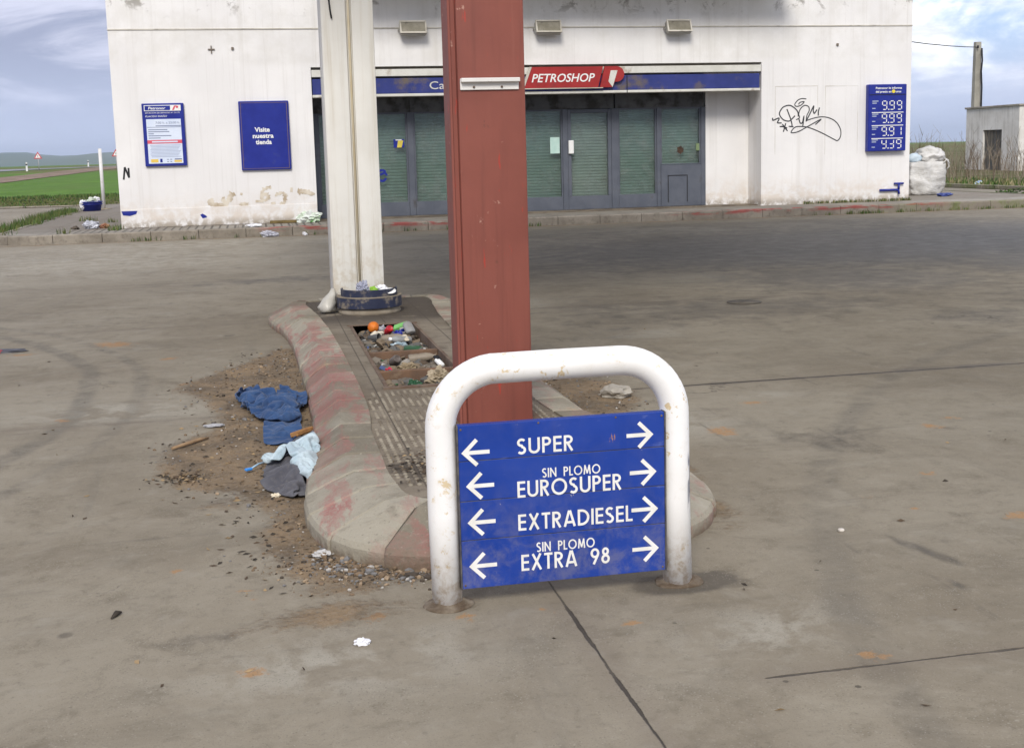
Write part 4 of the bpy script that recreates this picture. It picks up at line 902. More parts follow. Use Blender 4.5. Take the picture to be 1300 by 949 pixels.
def f_wcol(t, b):
    p = t.pos(); px, py, pz = t.sep(p); n1 = t.noise(p, 1.1, 7, .6); n2 = t.noise(p, 9, 7, .7); st = t.noise(t.scale(p, (15, 15, .5)), 1., 7, .65)
    col = t.mix(t.ss(n1, .35, .65), (.68, .66, .60), (.76, .745, .69))
    col = t.mix(t.ss(st, .47, .75, 0, .5), col, (.47, .40, .28))
    col = t.mix(t.m('MULTIPLY', t.ss(pz, 1.2, .3), t.ss(n2, .45, .6, 0, .38)), col, (.44, .34, .2))
    col = t.mix(t.ss(n2, .70, .73, 0, .7), col, (.25, .17, .1))
    t.put(b.inputs['Base Color'], col); b.inputs['Roughness'].default_value = .55; t.put(b.inputs['Normal'], t.bump(n1, .3, .01))
M_wc = material('cream_column_paint', f_wcol)
wc = thing('steel_column', 'cream white canopy column of two halves standing at the far end of the island', 'column', (.95, 12.2, ZT))
MB().box(.70, .935, 12.0, 12.5, ZT-.02, 5.5, bev=.01, seg=2).build('shaft', M_wc, wc, sharp=40)
MB().box(.985, 1.195, 12.0, 12.5, ZT-.02, 5.5, bev=.01, seg=2).build('shaft', M_wc, wc, sharp=40)
MB().box(.936, .984, 12.03, 12.47, ZT-.02, 5.5).build('web_plate', M_wc, wc)
MB().tube([(.96, 12.012, .3), (.96, 12.012, 5.45)], .011, 10).build('downpipe', simple('yellowed_pipe', (.66, .59, .44), .6, (.58, .48, .30), 2, pos=True), wc)
MB().tube([(.775, 11.985, 3.2), (.79, 11.985, 3.02), (.80, 11.985, 2.95)], .008, 6).build('cable_end', M_black, wc)

# planter-like steel ring round the foot of the white column
M_ring = simple('scuffed_blue_steel', (.014, .018, .042), .5, (.024, .030, .06), 4, dirt=(.22, .185, .14), dsc=5, dlo=.50, dhi=.62, bump=.3, pos=True)
M_plin = simple('plinth_concrete', (.20, .165, .12), .9, (.29, .25, .19), 5, dirt=(.09, .075, .055), dsc=4, bump=.6, pos=True)
rg = thing('steel_planter', 'round dark blue steel planter full of rubbish at the cream column foot', 'planter', (1.03, 11.86, ZT))
def band(mb, r0, r1, z0, z1, cx=1.03, cy=11.86, a0=-200, a1=20, n=40):
    vs = []
    for i in range(n+1):
        a = R(a0+(a1-a0)*i/n); c, s = math.cos(a), math.sin(a)
        vs += [(cx+r*c, cy+r*s, z) for r, z in ((r1, z0), (r1, z1), (r0, z1), (r0, z0))]
    fs = [[4*i+e, 4*i+4+e, 4*i+4+(e+1) % 4, 4*i+(e+1) % 4] for i in range(n) for e in range(4)]+[[0, 1, 2, 3], [4*n+3, 4*n+2, 4*n+1, 4*n]]
    mb.add(vs, fs)
q = MB(); band(q, .258, .272, .30, .405); q.build('upper_band', M_ring, rg, sharp=40)
q = MB(); band(q, .285, .312, .232, .33); q.build('lower_band', M_ring, rg, sharp=40)
q = MB(); band(q, .2725, .314, .3305, .338); q.build('dirty_lip', M_plin, rg)
q = MB(); band(q, .2, .257, .31, .36); q.build('soil', simple('planter_soil', (.05, .038, .026), .95, (.09, .07, .05), 9, bump=.8, bsc=30, bd=.02, pos=True), rg)
q = MB(); q.lathe([(.25, ZT-.01), (.295, ZT-.005), (.30, .19), (.28, .225), (.26, .236), (.0, .236)], Matrix.Translation((1.03, 11.86, 0)), 40); q.build('plinth', M_plin, rg)

# ------------------------------------------------------------------ hoop sign
def f_hoop(t, b):
    p = t.pos(); px, py, pz = t.sep(p); n1 = t.noise(p, 3, 7, .6); n2 = t.noise(p, 22, 6, .7, .3); n3 = t.noise(p, 9, 7, .72, .4)
    col = t.mix(t.ss(n1, .35, .65), (.80, .785, .755), (.84, .83, .81))
    col = t.mix(t.ss(n3, .52, .72, 0, .5), col, (.60, .54, .44))
    ch = t.m('MAXIMUM', t.ss(n3, .635, .65, 0, .75), t.m('MULTIPLY', t.ss(n2, .585, .61, 0, .85), t.ss(n1, .47, .57)))
    col = t.mix(ch, col, (.62, .47, .24))
    lowm = t.ss(pz, .30, .0); col = t.mix(t.m('MULTIPLY', lowm, t.ss(n2, .40, .66, 0, .75)), col, (.44, .33, .21))
    col = t.mix(t.m('MULTIPLY', lowm, t.ss(n2, .66, .71)), col, (.20, .09, .04))
    bl = t.m('MULTIPLY', t.m('MULTIPLY', t.ss(px, 1.535, 1.55), t.ss(t.m('ABSOLUTE', t.m('SUBTRACT', pz, .40)), .13, .08)), t.ss(t.noise(t.scale(p, (40, 40, 9)), 1., 5, .6), .44, .56)); col = t.mix(t.m('MULTIPLY', bl, .85), col, (.05, .06, .11))
    t.put(b.inputs['Base Color'], col); t.put(b.inputs['Roughness'], t.ss(n1, .3, .7, .38, .55)); t.put(b.inputs['Normal'], t.bump(t.m('SUBTRACT', t.m('MULTIPLY', n1, 2), t.m('MULTIPLY', ch, 2)), .3, .003))
M_hoop = material('chipped_white_enamel', f_hoop)
hs = thing('fuel_sign_hoop', 'white bent tube hoop with blue fuel direction sign in front of the island', 'sign', (1.06, 4.33, 0))
XL, XR, ZC, RB = .612, 1.511, .880, .215
path = [(XL+.006, 4.33, .0), (XL, 4.33, .35), (XL, 4.33, ZC-RB-.02)]+[(XL+RB+RB*math.cos(R(a)), 4.33, ZC-RB+RB*math.sin(R(a))) for a in range(180, 89, -7)]
path += [(1.06, 4.33, ZC+.001)]+[(XR-.006-RB+RB*math.cos(R(a)), 4.33, ZC-RB+RB*math.sin(R(a))) for a in range(90, -1, -7)]+[(XR-.004, 4.33, .35), (XR+.003, 4.33, 0)]
MB().tube(path, .0555, 36).build('hoop', M_hoop, hs)
M_flange = simple('rusted_flange', (.085, .058, .036), .9, (.18, .145, .105), 14, dirt=(.30, .26, .2), dsc=14, bump=.9, bsc=50, bd=.006, pos=True)
for x, y in ((XL+.01, 4.325), (XR+.01, 4.335)):
    b = bmesh.new(); q = MB()
    prof = [(.095, -.004), (.098, .003), (.093, .009), (.078, .009), (.066, .013), (.057, .022), (.05, .022)]
    vs = []; nn_ = 40
    for r_, z in prof:
        for k in range(nn_):
            a = 2*math.pi*k/nn_; rr = r_*(1+(.10*noise.noise(Vector((math.cos(a)*1.6, math.sin(a)*1.6, x*9))) if r_ > .07 else .05*noise.noise(Vector((math.cos(a)*3, math.sin(a)*3, x*5)))))
            vs.append((x+rr*math.cos(a), y+rr*.82*math.sin(a), z+.004*noise.noise(Vector((math.cos(a)*2, math.sin(a)*2, r_*30+x)))))
    q.add(vs, [[i*nn_+k, i*nn_+(k+1) % nn_, (i+1)*nn_+(k+1) % nn_, (i+1)*nn_+k] for i in range(len(prof)-1) for k in range(nn_)], 0, True)
    q.build('base_flange', M_flange, hs); b.free()
YP = 4.282
def f_panel(t, b):
    p = t.pos(); px, py, pz = t.sep(p); n1 = t.noise(p, 3.5, 7, .6, .3); n2 = t.noise(p, 34, 6, .7); n3 = t.noise(p, 12, 8, .72, .4)
    col = t.mix(t.ss(n1, .35, .65), (.008, .040, .262), (.014, .050, .30))
    st = t.noise(t.scale(p, (34, 34, 2.2)), 1., 6, .65); col = t.mix(t.ss(st, .56, .76, 0, .25), col, (.05, .07, .27))
    dust = t.m('MULTIPLY', t.ss(n3, .42, .66), t.ss(pz, .5, .09, .12, 1)); col = t.mix(t.m('MULTIPLY', dust, .42), col, (.20, .19, .22))
    sc_ = t.noise(t.scale(p, (10, 10, 42), rot=(0, R(-28), 0)), 1., 6, .62); col = t.mix(t.m('MULTIPLY', t.ss(sc_, .62, .68, 0, .55), t.ss(n1, .44, .58)), col, (.15, .19, .42))
    ch = t.m('MAXIMUM', t.ss(n3, .70, .715), t.m('MULTIPLY', t.ss(n2, .68, .70), t.ss(pz, .2, .08))); col = t.mix(t.m('MULTIPLY', ch, .8), col, (.36, .33, .34))
    rs = t.m('MULTIPLY', t.ss(t.m('ADD', t.m('MULTIPLY', t.m('POWER', t.m('SUBTRACT', px, 1.245), 2), 2.5), t.m('POWER', t.m('SUBTRACT', pz, .602), 2)), .0006, .0002), t.ss(t.noise(t.scale(p, (60, 60, 22)), 1., 4, .6), .52, .58)); col = t.mix(rs, col, (.34, .17, .09))
    t.put(b.inputs['Base Color'], col); t.put(b.inputs['Roughness'], t.ss(n1, .3, .7, .34, .52)); t.put(b.inputs['Normal'], t.bump(n1, .15, .003))
M_panel = material('enamelled_blue', f_panel); M_let = simple('lettering_white', (.80, .79, .76), .5, (.72, .70, .64), 14, pos=True)
M_groove = simple('grimy_seam', (.045, .045, .06), .7, (.12, .11, .10), 20, pos=True)
rows = [(.5535, .684), (.4035, .5505), (.256, .4005), (.072, .253)]
PXA, PXB = .667, 1.4505
sp_ = MB().box(PXA, PXB, YP+.004, YP+.04, .072, .684, bev=.003).build('sign_panel', M_panel, hs)
MB().box(PXA+.004, PXB-.004, YP+.0025, YP+.0039, .5503, .5536).box(PXA+.004, PXB-.004, YP+.0025, YP+.0039, .4003, .4036).box(PXA+.004, PXB-.004, YP+.0025, YP+.0039, .2527, .2562).build('seam', M_groove, sp_)
q = MB().box(PXA-.004, PXA+.0015, YP-.002, YP+.041, .07, .686, bev=.001); q.build('edge_channel', M_groove, sp_)
q = MB().box(PXB-.0015, PXB+.004, YP-.002, YP+.041, .07, .686, bev=.001); q.build('edge_channel', M_groove, sp_)
for x, z in ((PXA+.012, .67), (PXB-.012, .67), (PXA+.012, .085), (PXB-.012, .085), (PXA+.3, .676), (PXB-.19, .676)):
    MB().lathe([(0, 0), (.0042, 0), (.0036, .0018), (0, .0022)], Matrix.Translation((x, YP+.0002, z)) @ Matrix.Rotation(R(90), 4, 'X'), 10).build('screw', M_rusty, sp_)
K = 1.0052
def Xs(x): return x*K
def Zs(z): return 1.65-(1.65-z)*K
txt = [[('SUPER', .880, 1.092, .5695, .628)], [('SIN PLOMO', .9715, 1.192, .476, .511), ('EUROSUPER', .878, 1.273, .4075, .4685)], [('EXTRADIESEL', .878, 1.314, .283, .344)], [('SIN PLOMO', .944, 1.166, .196, .2325), ('EXTRA 98', .886, 1.2235, .129, .1905)]]
arr = [((.6825, .589), (1.3912, .6082)), ((.6958, .4648), (1.4022, .466)), ((.6973, .3285), (1.4071, .323)), ((.698, .164), (1.4088, .170))]
for i, (z0, z1) in enumerate(rows):
    st = MB().box(PXA+.002, PXB-.002, YP, YP+.0035, z0, z1, bev=.0012).build('fuel_strip', M_panel, hs)
    for s_, a, c, d, e in txt[i]: q = MB(); strokes(q, s_, Xs(a), Xs(c), Zs(d), Zs(e), YP-.0004, .0008); q.build('lettering', M_let, st)
    for k, (x, z) in enumerate(arr[i]):
        q = MB(); d = 1 if k == 0 else -1; x = Xs(x); z = Zs(z)
        ribbon(q, [(x+d*.010, z), (x+d*.097, z)], .0145, YP-.0004, .0008); ribbon(q, [(x+d*.05, z+.047), (x+d*.003, z), (x+d*.05, z-.047)], .0145, YP-.0007, .0008)
        q.build('arrow', M_let, st)

# ------------------------------------------------------------------ crumpled clothes
def f_denim(c1, c2, c3, fsc):
    def f(t, b):
        p = t.obj(); n1 = t.noise(p, 6, 7, .62, .3); n2 = t.noise(p, 38, 5, .7)
        tw = t.new('ShaderNodeTexWave', wave_type='BANDS', bands_direction='DIAGONAL'); t.put(tw.inputs[0], p); tw.inputs['Scale'].default_value = fsc
        col = t.mix(t.ss(n1, .35, .65), c1, c2); col = t.mix(t.ss(n2, .48, .72, 0, .45), col, c3)
        t.put(b.inputs['Base Color'], col); b.inputs['Roughness'].default_value = .92; b.inputs['Specular IOR Level'].default_value = .12
        b.inputs['Sheen Weight'].default_value = .15
        t.put(b.inputs['Normal'], t.bump(t.m('ADD', t.m('MULTIPLY', tw.outputs['Fac'], .4), t.m('MULTIPLY', n2, 1.)), .25, .0012))
    return f
M_jean = material('denim', f_denim((.024, .055, .138), (.040, .082, .18), (.075, .115, .20), 220)); M_grey = material('charcoal_cotton', f_denim((.070, .070, .082), (.105, .104, .116), (.15, .14, .135), 300)); M_lblue = material('pale_blue_cotton', f_denim((.34, .435, .48), (.47, .555, .59), (.30, .36, .37), 300))
# each garment is let fall and gathered together by a short cloth simulation in a scratch scene; its settled shape is kept as a mesh
tmp = bpy.data.scenes.new('cloth_drop'); crng = random.Random(4); LEFT = []
def collider(name, vs, fs, th):
    me = bpy.data.meshes.new(name); me.from_pydata(vs, [], fs); o = bpy.data.objects.new(name, me); tmp.collection.objects.link(o)
    o.modifiers.new('collision', 'COLLISION'); o.collision.thickness_outer = th; o.collision.cloth_friction = 40; LEFT.append(o); return o
collider('drop_ground', [(-5, 0, 0), (5, 0, 0), (5, 15, 0), (-5, 15, 0)], [[0, 1, 2, 3]], .004)
vs = [(x+dx, y, z) for x, y in ((.20, 5.5), (.22, 6.1), (.255, 6.6), (.275, 7.2), (.28, 8.2), (.28, 9.6)) for dx, z in ((0, -.05), (0, .06), (.16, .18), (.5, .18))]
collider('drop_kerb', vs, [[i*4+e, i*4+e+1, i*4+e+5, i*4+e+4] for i in range(5) for e in range(3)], .004)
def gather(outl, res, z, k, bend, seed, frames=90, zs=.03, kx=None, inner=.05, mass=.25, base=0.):
    crng.seed(seed); P = smooth([tuple(p) for p in outl]+[tuple(outl[0])], 8)[:-1]; n = len(P); L = [0]
    for i in range(n): L.append(L[-1]+math.dist(P[i], P[(i+1) % n]))
    kk = int(L[-1]/res); Q = []
    for j in range(kk):
        s_ = L[-1]*j/kk; i = max(i for i in range(n) if L[i] <= s_); f = (s_-L[i])/(L[i+1]-L[i]); a, c = P[i], P[(i+1) % n]; Q.append((a[0]+(c[0]-a[0])*f, a[1]+(c[1]-a[1])*f))
    xs_ = [p[0] for p in Q]; ys_ = [p[1] for p in Q]; pts = []; row = 0; y = min(ys_)
    while y < max(ys_):
        x = min(xs_)+(row % 2)*res/2
        while x < max(xs_): pts.append((x+crng.uniform(-.15, .15)*res, y+crng.uniform(-.15, .15)*res)); x += res
        y += res*.87; row += 1
    A = np.array(pts); D = poly_sdf(A[:, 0], A[:, 1], Q); pts = [p for p, d in zip(pts, D) if d > res*.6]
    V, E_, F, *_ = delaunay_2d_cdt([Vector(p) for p in Q+pts], [(i, (i+1) % kk) for i in range(kk)], [list(range(kk))], 1, 1e-6)
    F = [list(f) for f in F]; V = np.array([(v.x, v.y, z+.012*noise.noise(Vector((v.x*6, v.y*6, z*50)))+.006*noise.noise(Vector((v.x*17, v.y*17, z*50)))) for v in V])
    D = poly_sdf(V[:, 0], V[:, 1], P); c = V[:, :2].mean(0); kx = kx or k; wide = V.copy(); wide[:, 0] = c[0]+(V[:, 0]-c[0])*kx; wide[:, 1] = c[1]+(V[:, 1]-c[1])*k
    me = bpy.data.meshes.new('drop'); me.from_pydata(wide.tolist(), [], F); o = bpy.data.objects.new('drop', me); tmp.collection.objects.link(o)
    o.shape_key_add(name='Basis'); t_ = o.shape_key_add(name='gathered'); vg = o.vertex_groups.new(name='pin')
    for i in range(len(V)):
        edge = D[i] < res*.5; nn = noise.noise(Vector((V[i, 0]*14, V[i, 1]*9, seed*3.3)))
        t_.data[i].co = (V[i, 0], V[i, 1], base+.008+zs*max(0, noise.noise(Vector((V[i, 0]*11, V[i, 1]*11, seed*1.7))))*2 if edge else base+.012)
        if (edge and nn > -.12) or (not edge and nn > .45 and crng.random() < inner*4): vg.add([i], 1., 'REPLACE')
    t_.value = 0; t_.keyframe_insert('value', frame=1); t_.value = 1; t_.keyframe_insert('value', frame=int(frames*.65))
    md = o.modifiers.new('cloth', 'CLOTH'); q = md.settings; q.quality = 8; q.mass = mass; q.tension_stiffness = q.compression_stiffness = 15; q.shear_stiffness = 5; q.bending_stiffness = bend; q.air_damping = 4
    q.tension_damping = q.compression_damping = q.shear_damping = 15; q.bending_damping = 1; q.vertex_group_mass = 'pin'
    q = md.collision_settings; q.collision_quality = 4; q.distance_min = .006; q.friction = 18; q.use_self_collision = True; q.self_distance_min = .006; q.self_friction = 12
    md.point_cache.frame_end = frames; tmp.frame_start = 1; tmp.frame_end = frames
    for f in range(1, frames+1): tmp.frame_set(f)
    m2 = bpy.data.meshes.new_from_object(o.evaluated_get(tmp.view_layers[0].depsgraph)); W = [tuple(v.co) for v in m2.vertices]; F = [list(p.vertices) for p in m2.polygons]
    bpy.data.objects.remove(o); bpy.data.meshes.remove(m2); collider('drop_done', W, F, .006); tmp.frame_set(1)
    return W, F
def draped(res, name, mat, parent):
    W, F = res; W = np.array(W)
    o = MB().add(W.tolist(), F, 0, True).build(name, mat, parent, org=None if parent else (float(W[:, 0].mean()), float(W[:, 1].mean()), float(W[:, 2].min())))
    m_ = o.modifiers.new('smooth', 'SUBSURF'); m_.levels = m_.render_levels = 2
    m_ = o.modifiers.new('thickness', 'SOLIDIFY'); m_.thickness = .0035; m_.offset = 1
    return o
jn = thing('jeans', 'crumpled pair of blue jeans lying in the dirt beside the kerb', 'jeans', (.05, 8.05, 0))
draped(gather([(-.03, 7.16), (.12, 7.12), (.19, 7.24), (.195, 7.6), (.2, 7.95), (.15, 8.2), (.03, 8.15), (-.02, 7.75)], .024, .015, 1.18, 1.5, 1, kx=1.12), 'trouser_leg', M_jean, jn)
draped(gather([(-.16, 8.25), (-.165, 8.7), (-.10, 8.93), (-.02, 8.78), (.05, 8.62), (.13, 8.35), (.2, 8.1), (.19, 7.75), (.06, 7.66), (-.06, 7.85)], .022, .10, 1.6, .5, 7, frames=110, inner=.08, base=.02), 'trouser_seat', M_jean, jn)
draped(gather([(.05, 8.2), (.075, 8.55), (.13, 8.88), (.19, 8.6), (.27, 8.45), (.265, 8.2), (.18, 8.08)], .022, .12, 1.4, .6, 12, base=.03), 'waistband', M_jean, jn)
tag(draped(gather([(-.035, 6.16), (-.03, 6.5), (.03, 6.68), (.08, 6.95), (.2, 7.08), (.28, 7.12), (.27, 6.7), (.24, 6.4), (.215, 6.12), (.17, 5.97), (.09, 5.96)], .022, .05, 1.5, .5, 23, frames=110, inner=.06), 'rag', M_grey, None), 'crumpled charcoal grey garment against the kerb, under the pale blue rag', 'clothing')
tag(draped(gather([(-.05, 6.53), (-.01, 6.64), (.07, 6.72), (.14, 6.72), (.2, 6.74), (.27, 6.62), (.25, 6.35), (.23, 6.2), (.17, 6.1), (.12, 6.25), (.10, 6.45), (.03, 6.48)], .017, .15, 1.55, .15, 31, frames=110, mass=.15, inner=.06, base=.07), 'rag', M_lblue, None), 'pale blue crumpled rag lying on top of the charcoal grey garment', 'clothing')
for o in LEFT: bpy.data.objects.remove(o)
bpy.data.scenes.remove(tmp)

# ------------------------------------------------------------------ loose litter
def col(name, c, rough=.5, c2=None, **k): return simple(name, c, rough, c2 or tuple(min(1, x*1.25) for x in c), 8, **k)
M_wood = simple('weathered_wood', (.23, .15, .085), .9, (.32, .215, .12), 14, bump=.6)
q = MB().box(-.085, .085, -.028, .028, 0, .03, bev=.006, mat=Matrix.Translation((.2, 7.24, .035)) @ Matrix.Rotation(R(52), 4, 'Z') @ Matrix.Rotation(R(-14), 4, 'X'))
solo(q, 'wood_offcut', simple('orange_wood', (.33, .17, .06), .85, (.25, .12, .045), 18, bump=.5), 'short orange brown wood offcut between the jeans and the grey garment', 'wood', (.2, 7.24, .03))
q = MB(); q.tube([(-.55, 7.21, .012), (-.47, 7.29, .016), (-.40, 7.39, .014), (-.355, 7.44, .01)], [.009, .012, .011, .007], 7)
solo(q, 'stick', M_wood, 'dry broken stick lying on the edge of the dirt patch', 'stick', (-.45, 7.32, 0))
q = MB(); q.box(-.018, .022, -.012, .012, 0, .014, bev=.004, mat=Matrix.Translation((-.115, 6.55, .012)) @ Matrix.Rotation(R(30), 4, 'Z')).tube([(-.10, 6.56, .02), (-.06, 6.61, .03), (-.02, 6.66, .026)], .005, 6, 1)
solo(q, 'toothbrush', [col('bright_blue_plastic', (.03, .20, .55), .35), col('pale_blue_plastic', (.32, .48, .62), .35)], 'small bright blue plastic scrap beside the grey garment', 'plastic scrap', (-.1, 6.57, 0)).name = 'plastic_scrap'
def scrap(x, y, s, seed, mat, label, cat, name='paper_scrap', z=0, sq=(1, .8, .5)):
    q = MB().blob((x, y, z+s*.33), s, 3, .8, 2.6, seed, 0, False, sq, True, flat=-.3)
    return solo(q, name, mat, label, cat, (x, y, z))
M_paper = col('white_litter', (.66, .66, .68), .7)
scrap(.276, 4.044, .022, 3, M_paper, 'tiny crumpled white paper lying on bare concrete left of the hoop', 'paper')
scrap(.02, 6.03, .019, 9, col('cream_tissue', (.62, .55, .42), .8), 'cream crumpled tissue on the dirt just in front of the grey garment', 'tissue')
scrap(.19, 5.03, .03, 14, col('grey_film_bit', (.45, .44, .42), .6), 'crumpled pale plastic among the gravel at the island corner', 'plastic scrap', 'plastic_scrap')
scrap(-.33, 7.78, .035, 17, col('clear_wrapper', (.34, .34, .35), .3), 'flattened clear plastic wrapper in the dirt left of the jeans', 'wrapper', 'wrapper', sq=(1.5, .6, .25))
q = MB().tube([(-.60, 4.515, .006), (-.585, 4.55, .012), (-.57, 4.575, .006)], [.003, .011, .003], 7); solo(q, 'dead_leaf', col('dark_leaf', (.035, .028, .02), .8), 'small dark dead leaf on the bare concrete far left of the hoop', 'leaf', (-.585, 4.545, 0))
q = MB().lathe([(0, .0), (.012, 0), (.014, .004), (.014, .009), (.011, .012), (.0, .012)], Matrix.Translation((2.4, 4.737, 0)), 16); solo(q, 'bottle_cap', col('pale_cap', (.5, .46, .4), .4), 'lone pale bottle cap on the concrete right of the hoop', 'bottle cap', (2.4, 4.737, 0))
q = MB().blob((-2.25, 11.62, .01), .11, 2, .4, 2, 4, 0, False, (1.5, .6, .18), flat=-.08); q.blob((-2.33, 11.58, .015), .04, 2, .4, 2, 7, 1, False, (1, .8, .5), flat=-.3)
solo(q, 'flattened_packet', [col('dark_packet', (.06, .06, .07), .5), col('red_bit', (.3, .05, .06), .5)], 'flattened dark packet on the concrete at the far left', 'packet', (-2.27, 11.6, 0))
q = MB().blob((2.33, 7.88, .03), .1, 3, .35, 1.6, 2, 0, False, (1.0, .9, .5), flat=-.35)
solo(q, 'rubble_lump', simple('old_mortar', (.27, .245, .205), .95, (.36, .33, .28), 12, bump=.8), 'pale lump of broken concrete in the dirt right of the red column', 'rubble', (2.33, 7.88, 0))
q = MB().lathe([(0, 0), (.17, 0), (.185, .004), (.185, .008), (0, .009)], Matrix.Translation((5.09, 12.35, 0)), 28)
solo(q, 'manhole_cover', simple('dark_iron', (.075, .066, .054), .8, (.115, .10, .08), 12, pos=True), 'small round dark inspection cover set in the concrete beyond the hoop', 'cover', (5.09, 12.35, 0))
# hanging carrier bag, and rubbish in the steel planter
def bag(c, s, seed, mat, label, name='plastic_bag', sq=(1, .7, 1.3), cat='plastic bag', org=None, sub=4):
    q = MB().blob(c, s*.95, sub, .62, 2.5, seed, 0, True, sq, True); n_ = len(q.v)
    for i in range(n_):
        v = Vector(q.v[i])-Vector(c); k = 1+.55*noise.noise(v.normalized()*1.3+Vector((seed*2.2, 0, 1)))-.22*abs(noise.noise(v.normalized()*6+Vector((0, seed, 0)))); q.v[i] = tuple(Vector(c)+v*k)
    o = solo(q, name, mat, label, cat, org or c, sharp=38); return o
def f_poly(t, b):
    n1 = t.noise(t.obj(), 14, 6, .65); t.put(b.inputs['Base Color'], t.mix(n1, (.44, .42, .36), (.62, .60, .54))); b.inputs['Roughness'].default_value = .35; b.inputs['Transmission Weight'].default_value = .15
M_poly = material('translucent_polythene', f_poly)
q = MB(); P = [(.70, 11.95, .40, .018), (.685, 11.94, .345, .035), (.66, 11.92, .285, .06), (.625, 11.90, .235, .075), (.60, 11.885, .20, .07), (.59, 11.88, .18, .03)]
q.tube([p[:3] for p in P], [p[3] for p in P], 22)
q.v = [(x+.035*noise.noise(Vector((x*30, y*30, z*18))), y+.03*noise.noise(Vector((x*30, y*30, z*18+7))), max(z+.012*noise.noise(Vector((x*40, y*40, z*40))), ZT+.012)) for x, y, z in q.v]
solo(q, 'plastic_bag', M_poly, 'limp grey white carrier bag hanging at the left of the blue planter', 'plastic bag', (.63, 11.9, ZT))
bag((.955, 11.72, .41), .055, 5, col('grey_film', (.30, .31, .38), .35), 'small crumpled grey plastic bag in the planter, at the column seam', sq=(1, .8, 1.1))
bag((1.06, 11.69, .385), .035, 8, col('lime_wrapper', (.22, .42, .04), .45), 'small lime green wrapper in the middle of the planter', 'wrapper', cat='wrapper', sub=3)
bag((1.14, 11.72, .40), .05, 11, M_paper, 'crumpled white plastic bag in the planter, right of the green wrapper', sq=(1.1, .8, .8), sub=3)
q = MB().lathe([(.0, .0), (.05, 0), (.058, .01), (.06, .012), (.05, .013), (0, .008)], Matrix.Translation((1.215, 11.69, .375)) @ Matrix.Rotation(R(22), 4, 'X'), 22); solo(q, 'cup_lid', col('white_lid', (.74, .74, .72), .4), 'round white cup lid at the right edge of the planter', 'lid', (1.215, 11.69, .375))
# rubbish in the pit
def M_at(x, y, z, rx=0, ry=0, rz=0): return Matrix.Translation((x, y, z)) @ Matrix.Rotation(R(rz), 4, 'Z') @ Matrix.Rotation(R(ry), 4, 'Y') @ Matrix.Rotation(R(rx), 4, 'X')
BOTTLE = [(0, 0), (.030, 0), (.034, .006), (.034, .06), (.031, .075), (.034, .09), (.034, .135), (.027, .165), (.014, .19), (.013, .205)]
CAN = [(0, .004), (.024, 0), (.031, .008), (.033, .014), (.033, .105), (.027, .118), (.026, .122), (.023, .118), (0, .117)]
CUP = [(0, .002), (.028, 0), (.036, .095), (.039, .098), (.036, .101), (.033, .095), (.025, .01), (0, .008)]
def litter(name, prof, Mx, mat, label, cat, cap=None, n=18):
    q = MB().lathe(prof, Mx, n); o = solo(q, name, mat, label, cat, Mx.translation)
    if cap:
        r_, z = prof[-1]; c = MB().lathe([(r_+.002, z-.012), (r_+.002, z+.006), (0, z+.006)], Mx, 14).build('cap', cap, o)
    return o
ZD = .088
q = MB().blob((.955, 10.72, ZD+.085), .050, 3, .10, 2.2, 3); solo(q, 'ball', simple('orange_skin', (.62, .17, .015), .55, (.50, .11, .01), 9, dirt=(.25, .07, .02), dsc=9), 'dented bright orange ball at the far end of the pit', 'ball', (.955, 10.72, ZD))
litter('drinks_can', CAN, M_at(1.05, 10.52, ZD+.055, 62, 0, 12), simple('can_red', (.50, .018, .03), .35, (.36, .015, .02), 8), 'crushed red drinks can beside the orange ball', 'can')
q = MB(); Mx = M_at(1.19, 10.62, ZD+.075, 28, -18, -26)
q.box(-.06, .06, -.03, .03, -.042, .042, bev=.008, mat=Mx); q.prism([(.061, -.042), (.061, .042), (.095, .0)], -.03, .03); n0 = len(q.v)-6
for i in range(n0, len(q.v)): q.v[i] = tuple(Mx @ Vector(q.v[i]))
crt = solo(q, 'drink_carton', simple('carton_green', (.15, .42, .10), .5, (.20, .50, .16), 7), 'bright lime green drinks carton at the far end of the pit', 'carton', (1.19, 10.62, ZD))
q = MB().box(.0, .05, -.0365, -.0352, -.03, .03, mat=Mx).box(.008, .04, -.038, -.0366, -.015, .015, 1, mat=Mx); q.build('printed_patch', [M_white, M_blue], crt)
M_pet = simple('grubby_pet', (.30, .31, .30), .3, (.20, .20, .19), 9, dirt=(.16, .13, .10), dsc=14); M_petb = simple('dusty_bottle', (.17, .14, .105), .55, (.24, .20, .15), 9)
litter('plastic_bottle', BOTTLE, M_at(1.2, 10.08, ZD+.045, 80, 0, -62), M_pet, 'dusty clear plastic bottle lying by the right wall of the pit', 'bottle', M_white)
litter('plastic_bottle', BOTTLE, M_at(.98, 10.22, ZD+.05, 84, 0, 66), M_petb, 'brown dusty bottle across the pit just in front of the red can', 'bottle', M_blue)
litter('plastic_bottle', BOTTLE, M_at(1.06, 9.05, ZD+.06, 86, 0, 88), M_petb, 'brown dusty bottle lying in the middle bay of the pit', 'bottle')
litter('plastic_bottle', BOTTLE, M_at(1.12, 9.72, ZD+.03, 87, 0, 40), simple('green_pet', (.03, .085, .035), .3), 'small green bottle near the first crossbar of the pit', 'bottle', M_white)
litter('drinks_can', CAN, M_at(1.25, 10.4, ZD+.06, 55, 0, 190), simple('can_grey', (.30, .30, .29), .4, (.2, .19, .17), 8), 'large grey open tin at the right of the pit', 'can').scale = (1.3, 1.3, 1)
litter('drinks_can', CAN, M_at(.93, 8.98, ZD+.05, 66, 0, 14), simple('can_dark', (.16, .14, .12), .5, (.09, .07, .06), 8), 'dark tin with open end in the middle bay of the pit', 'can')
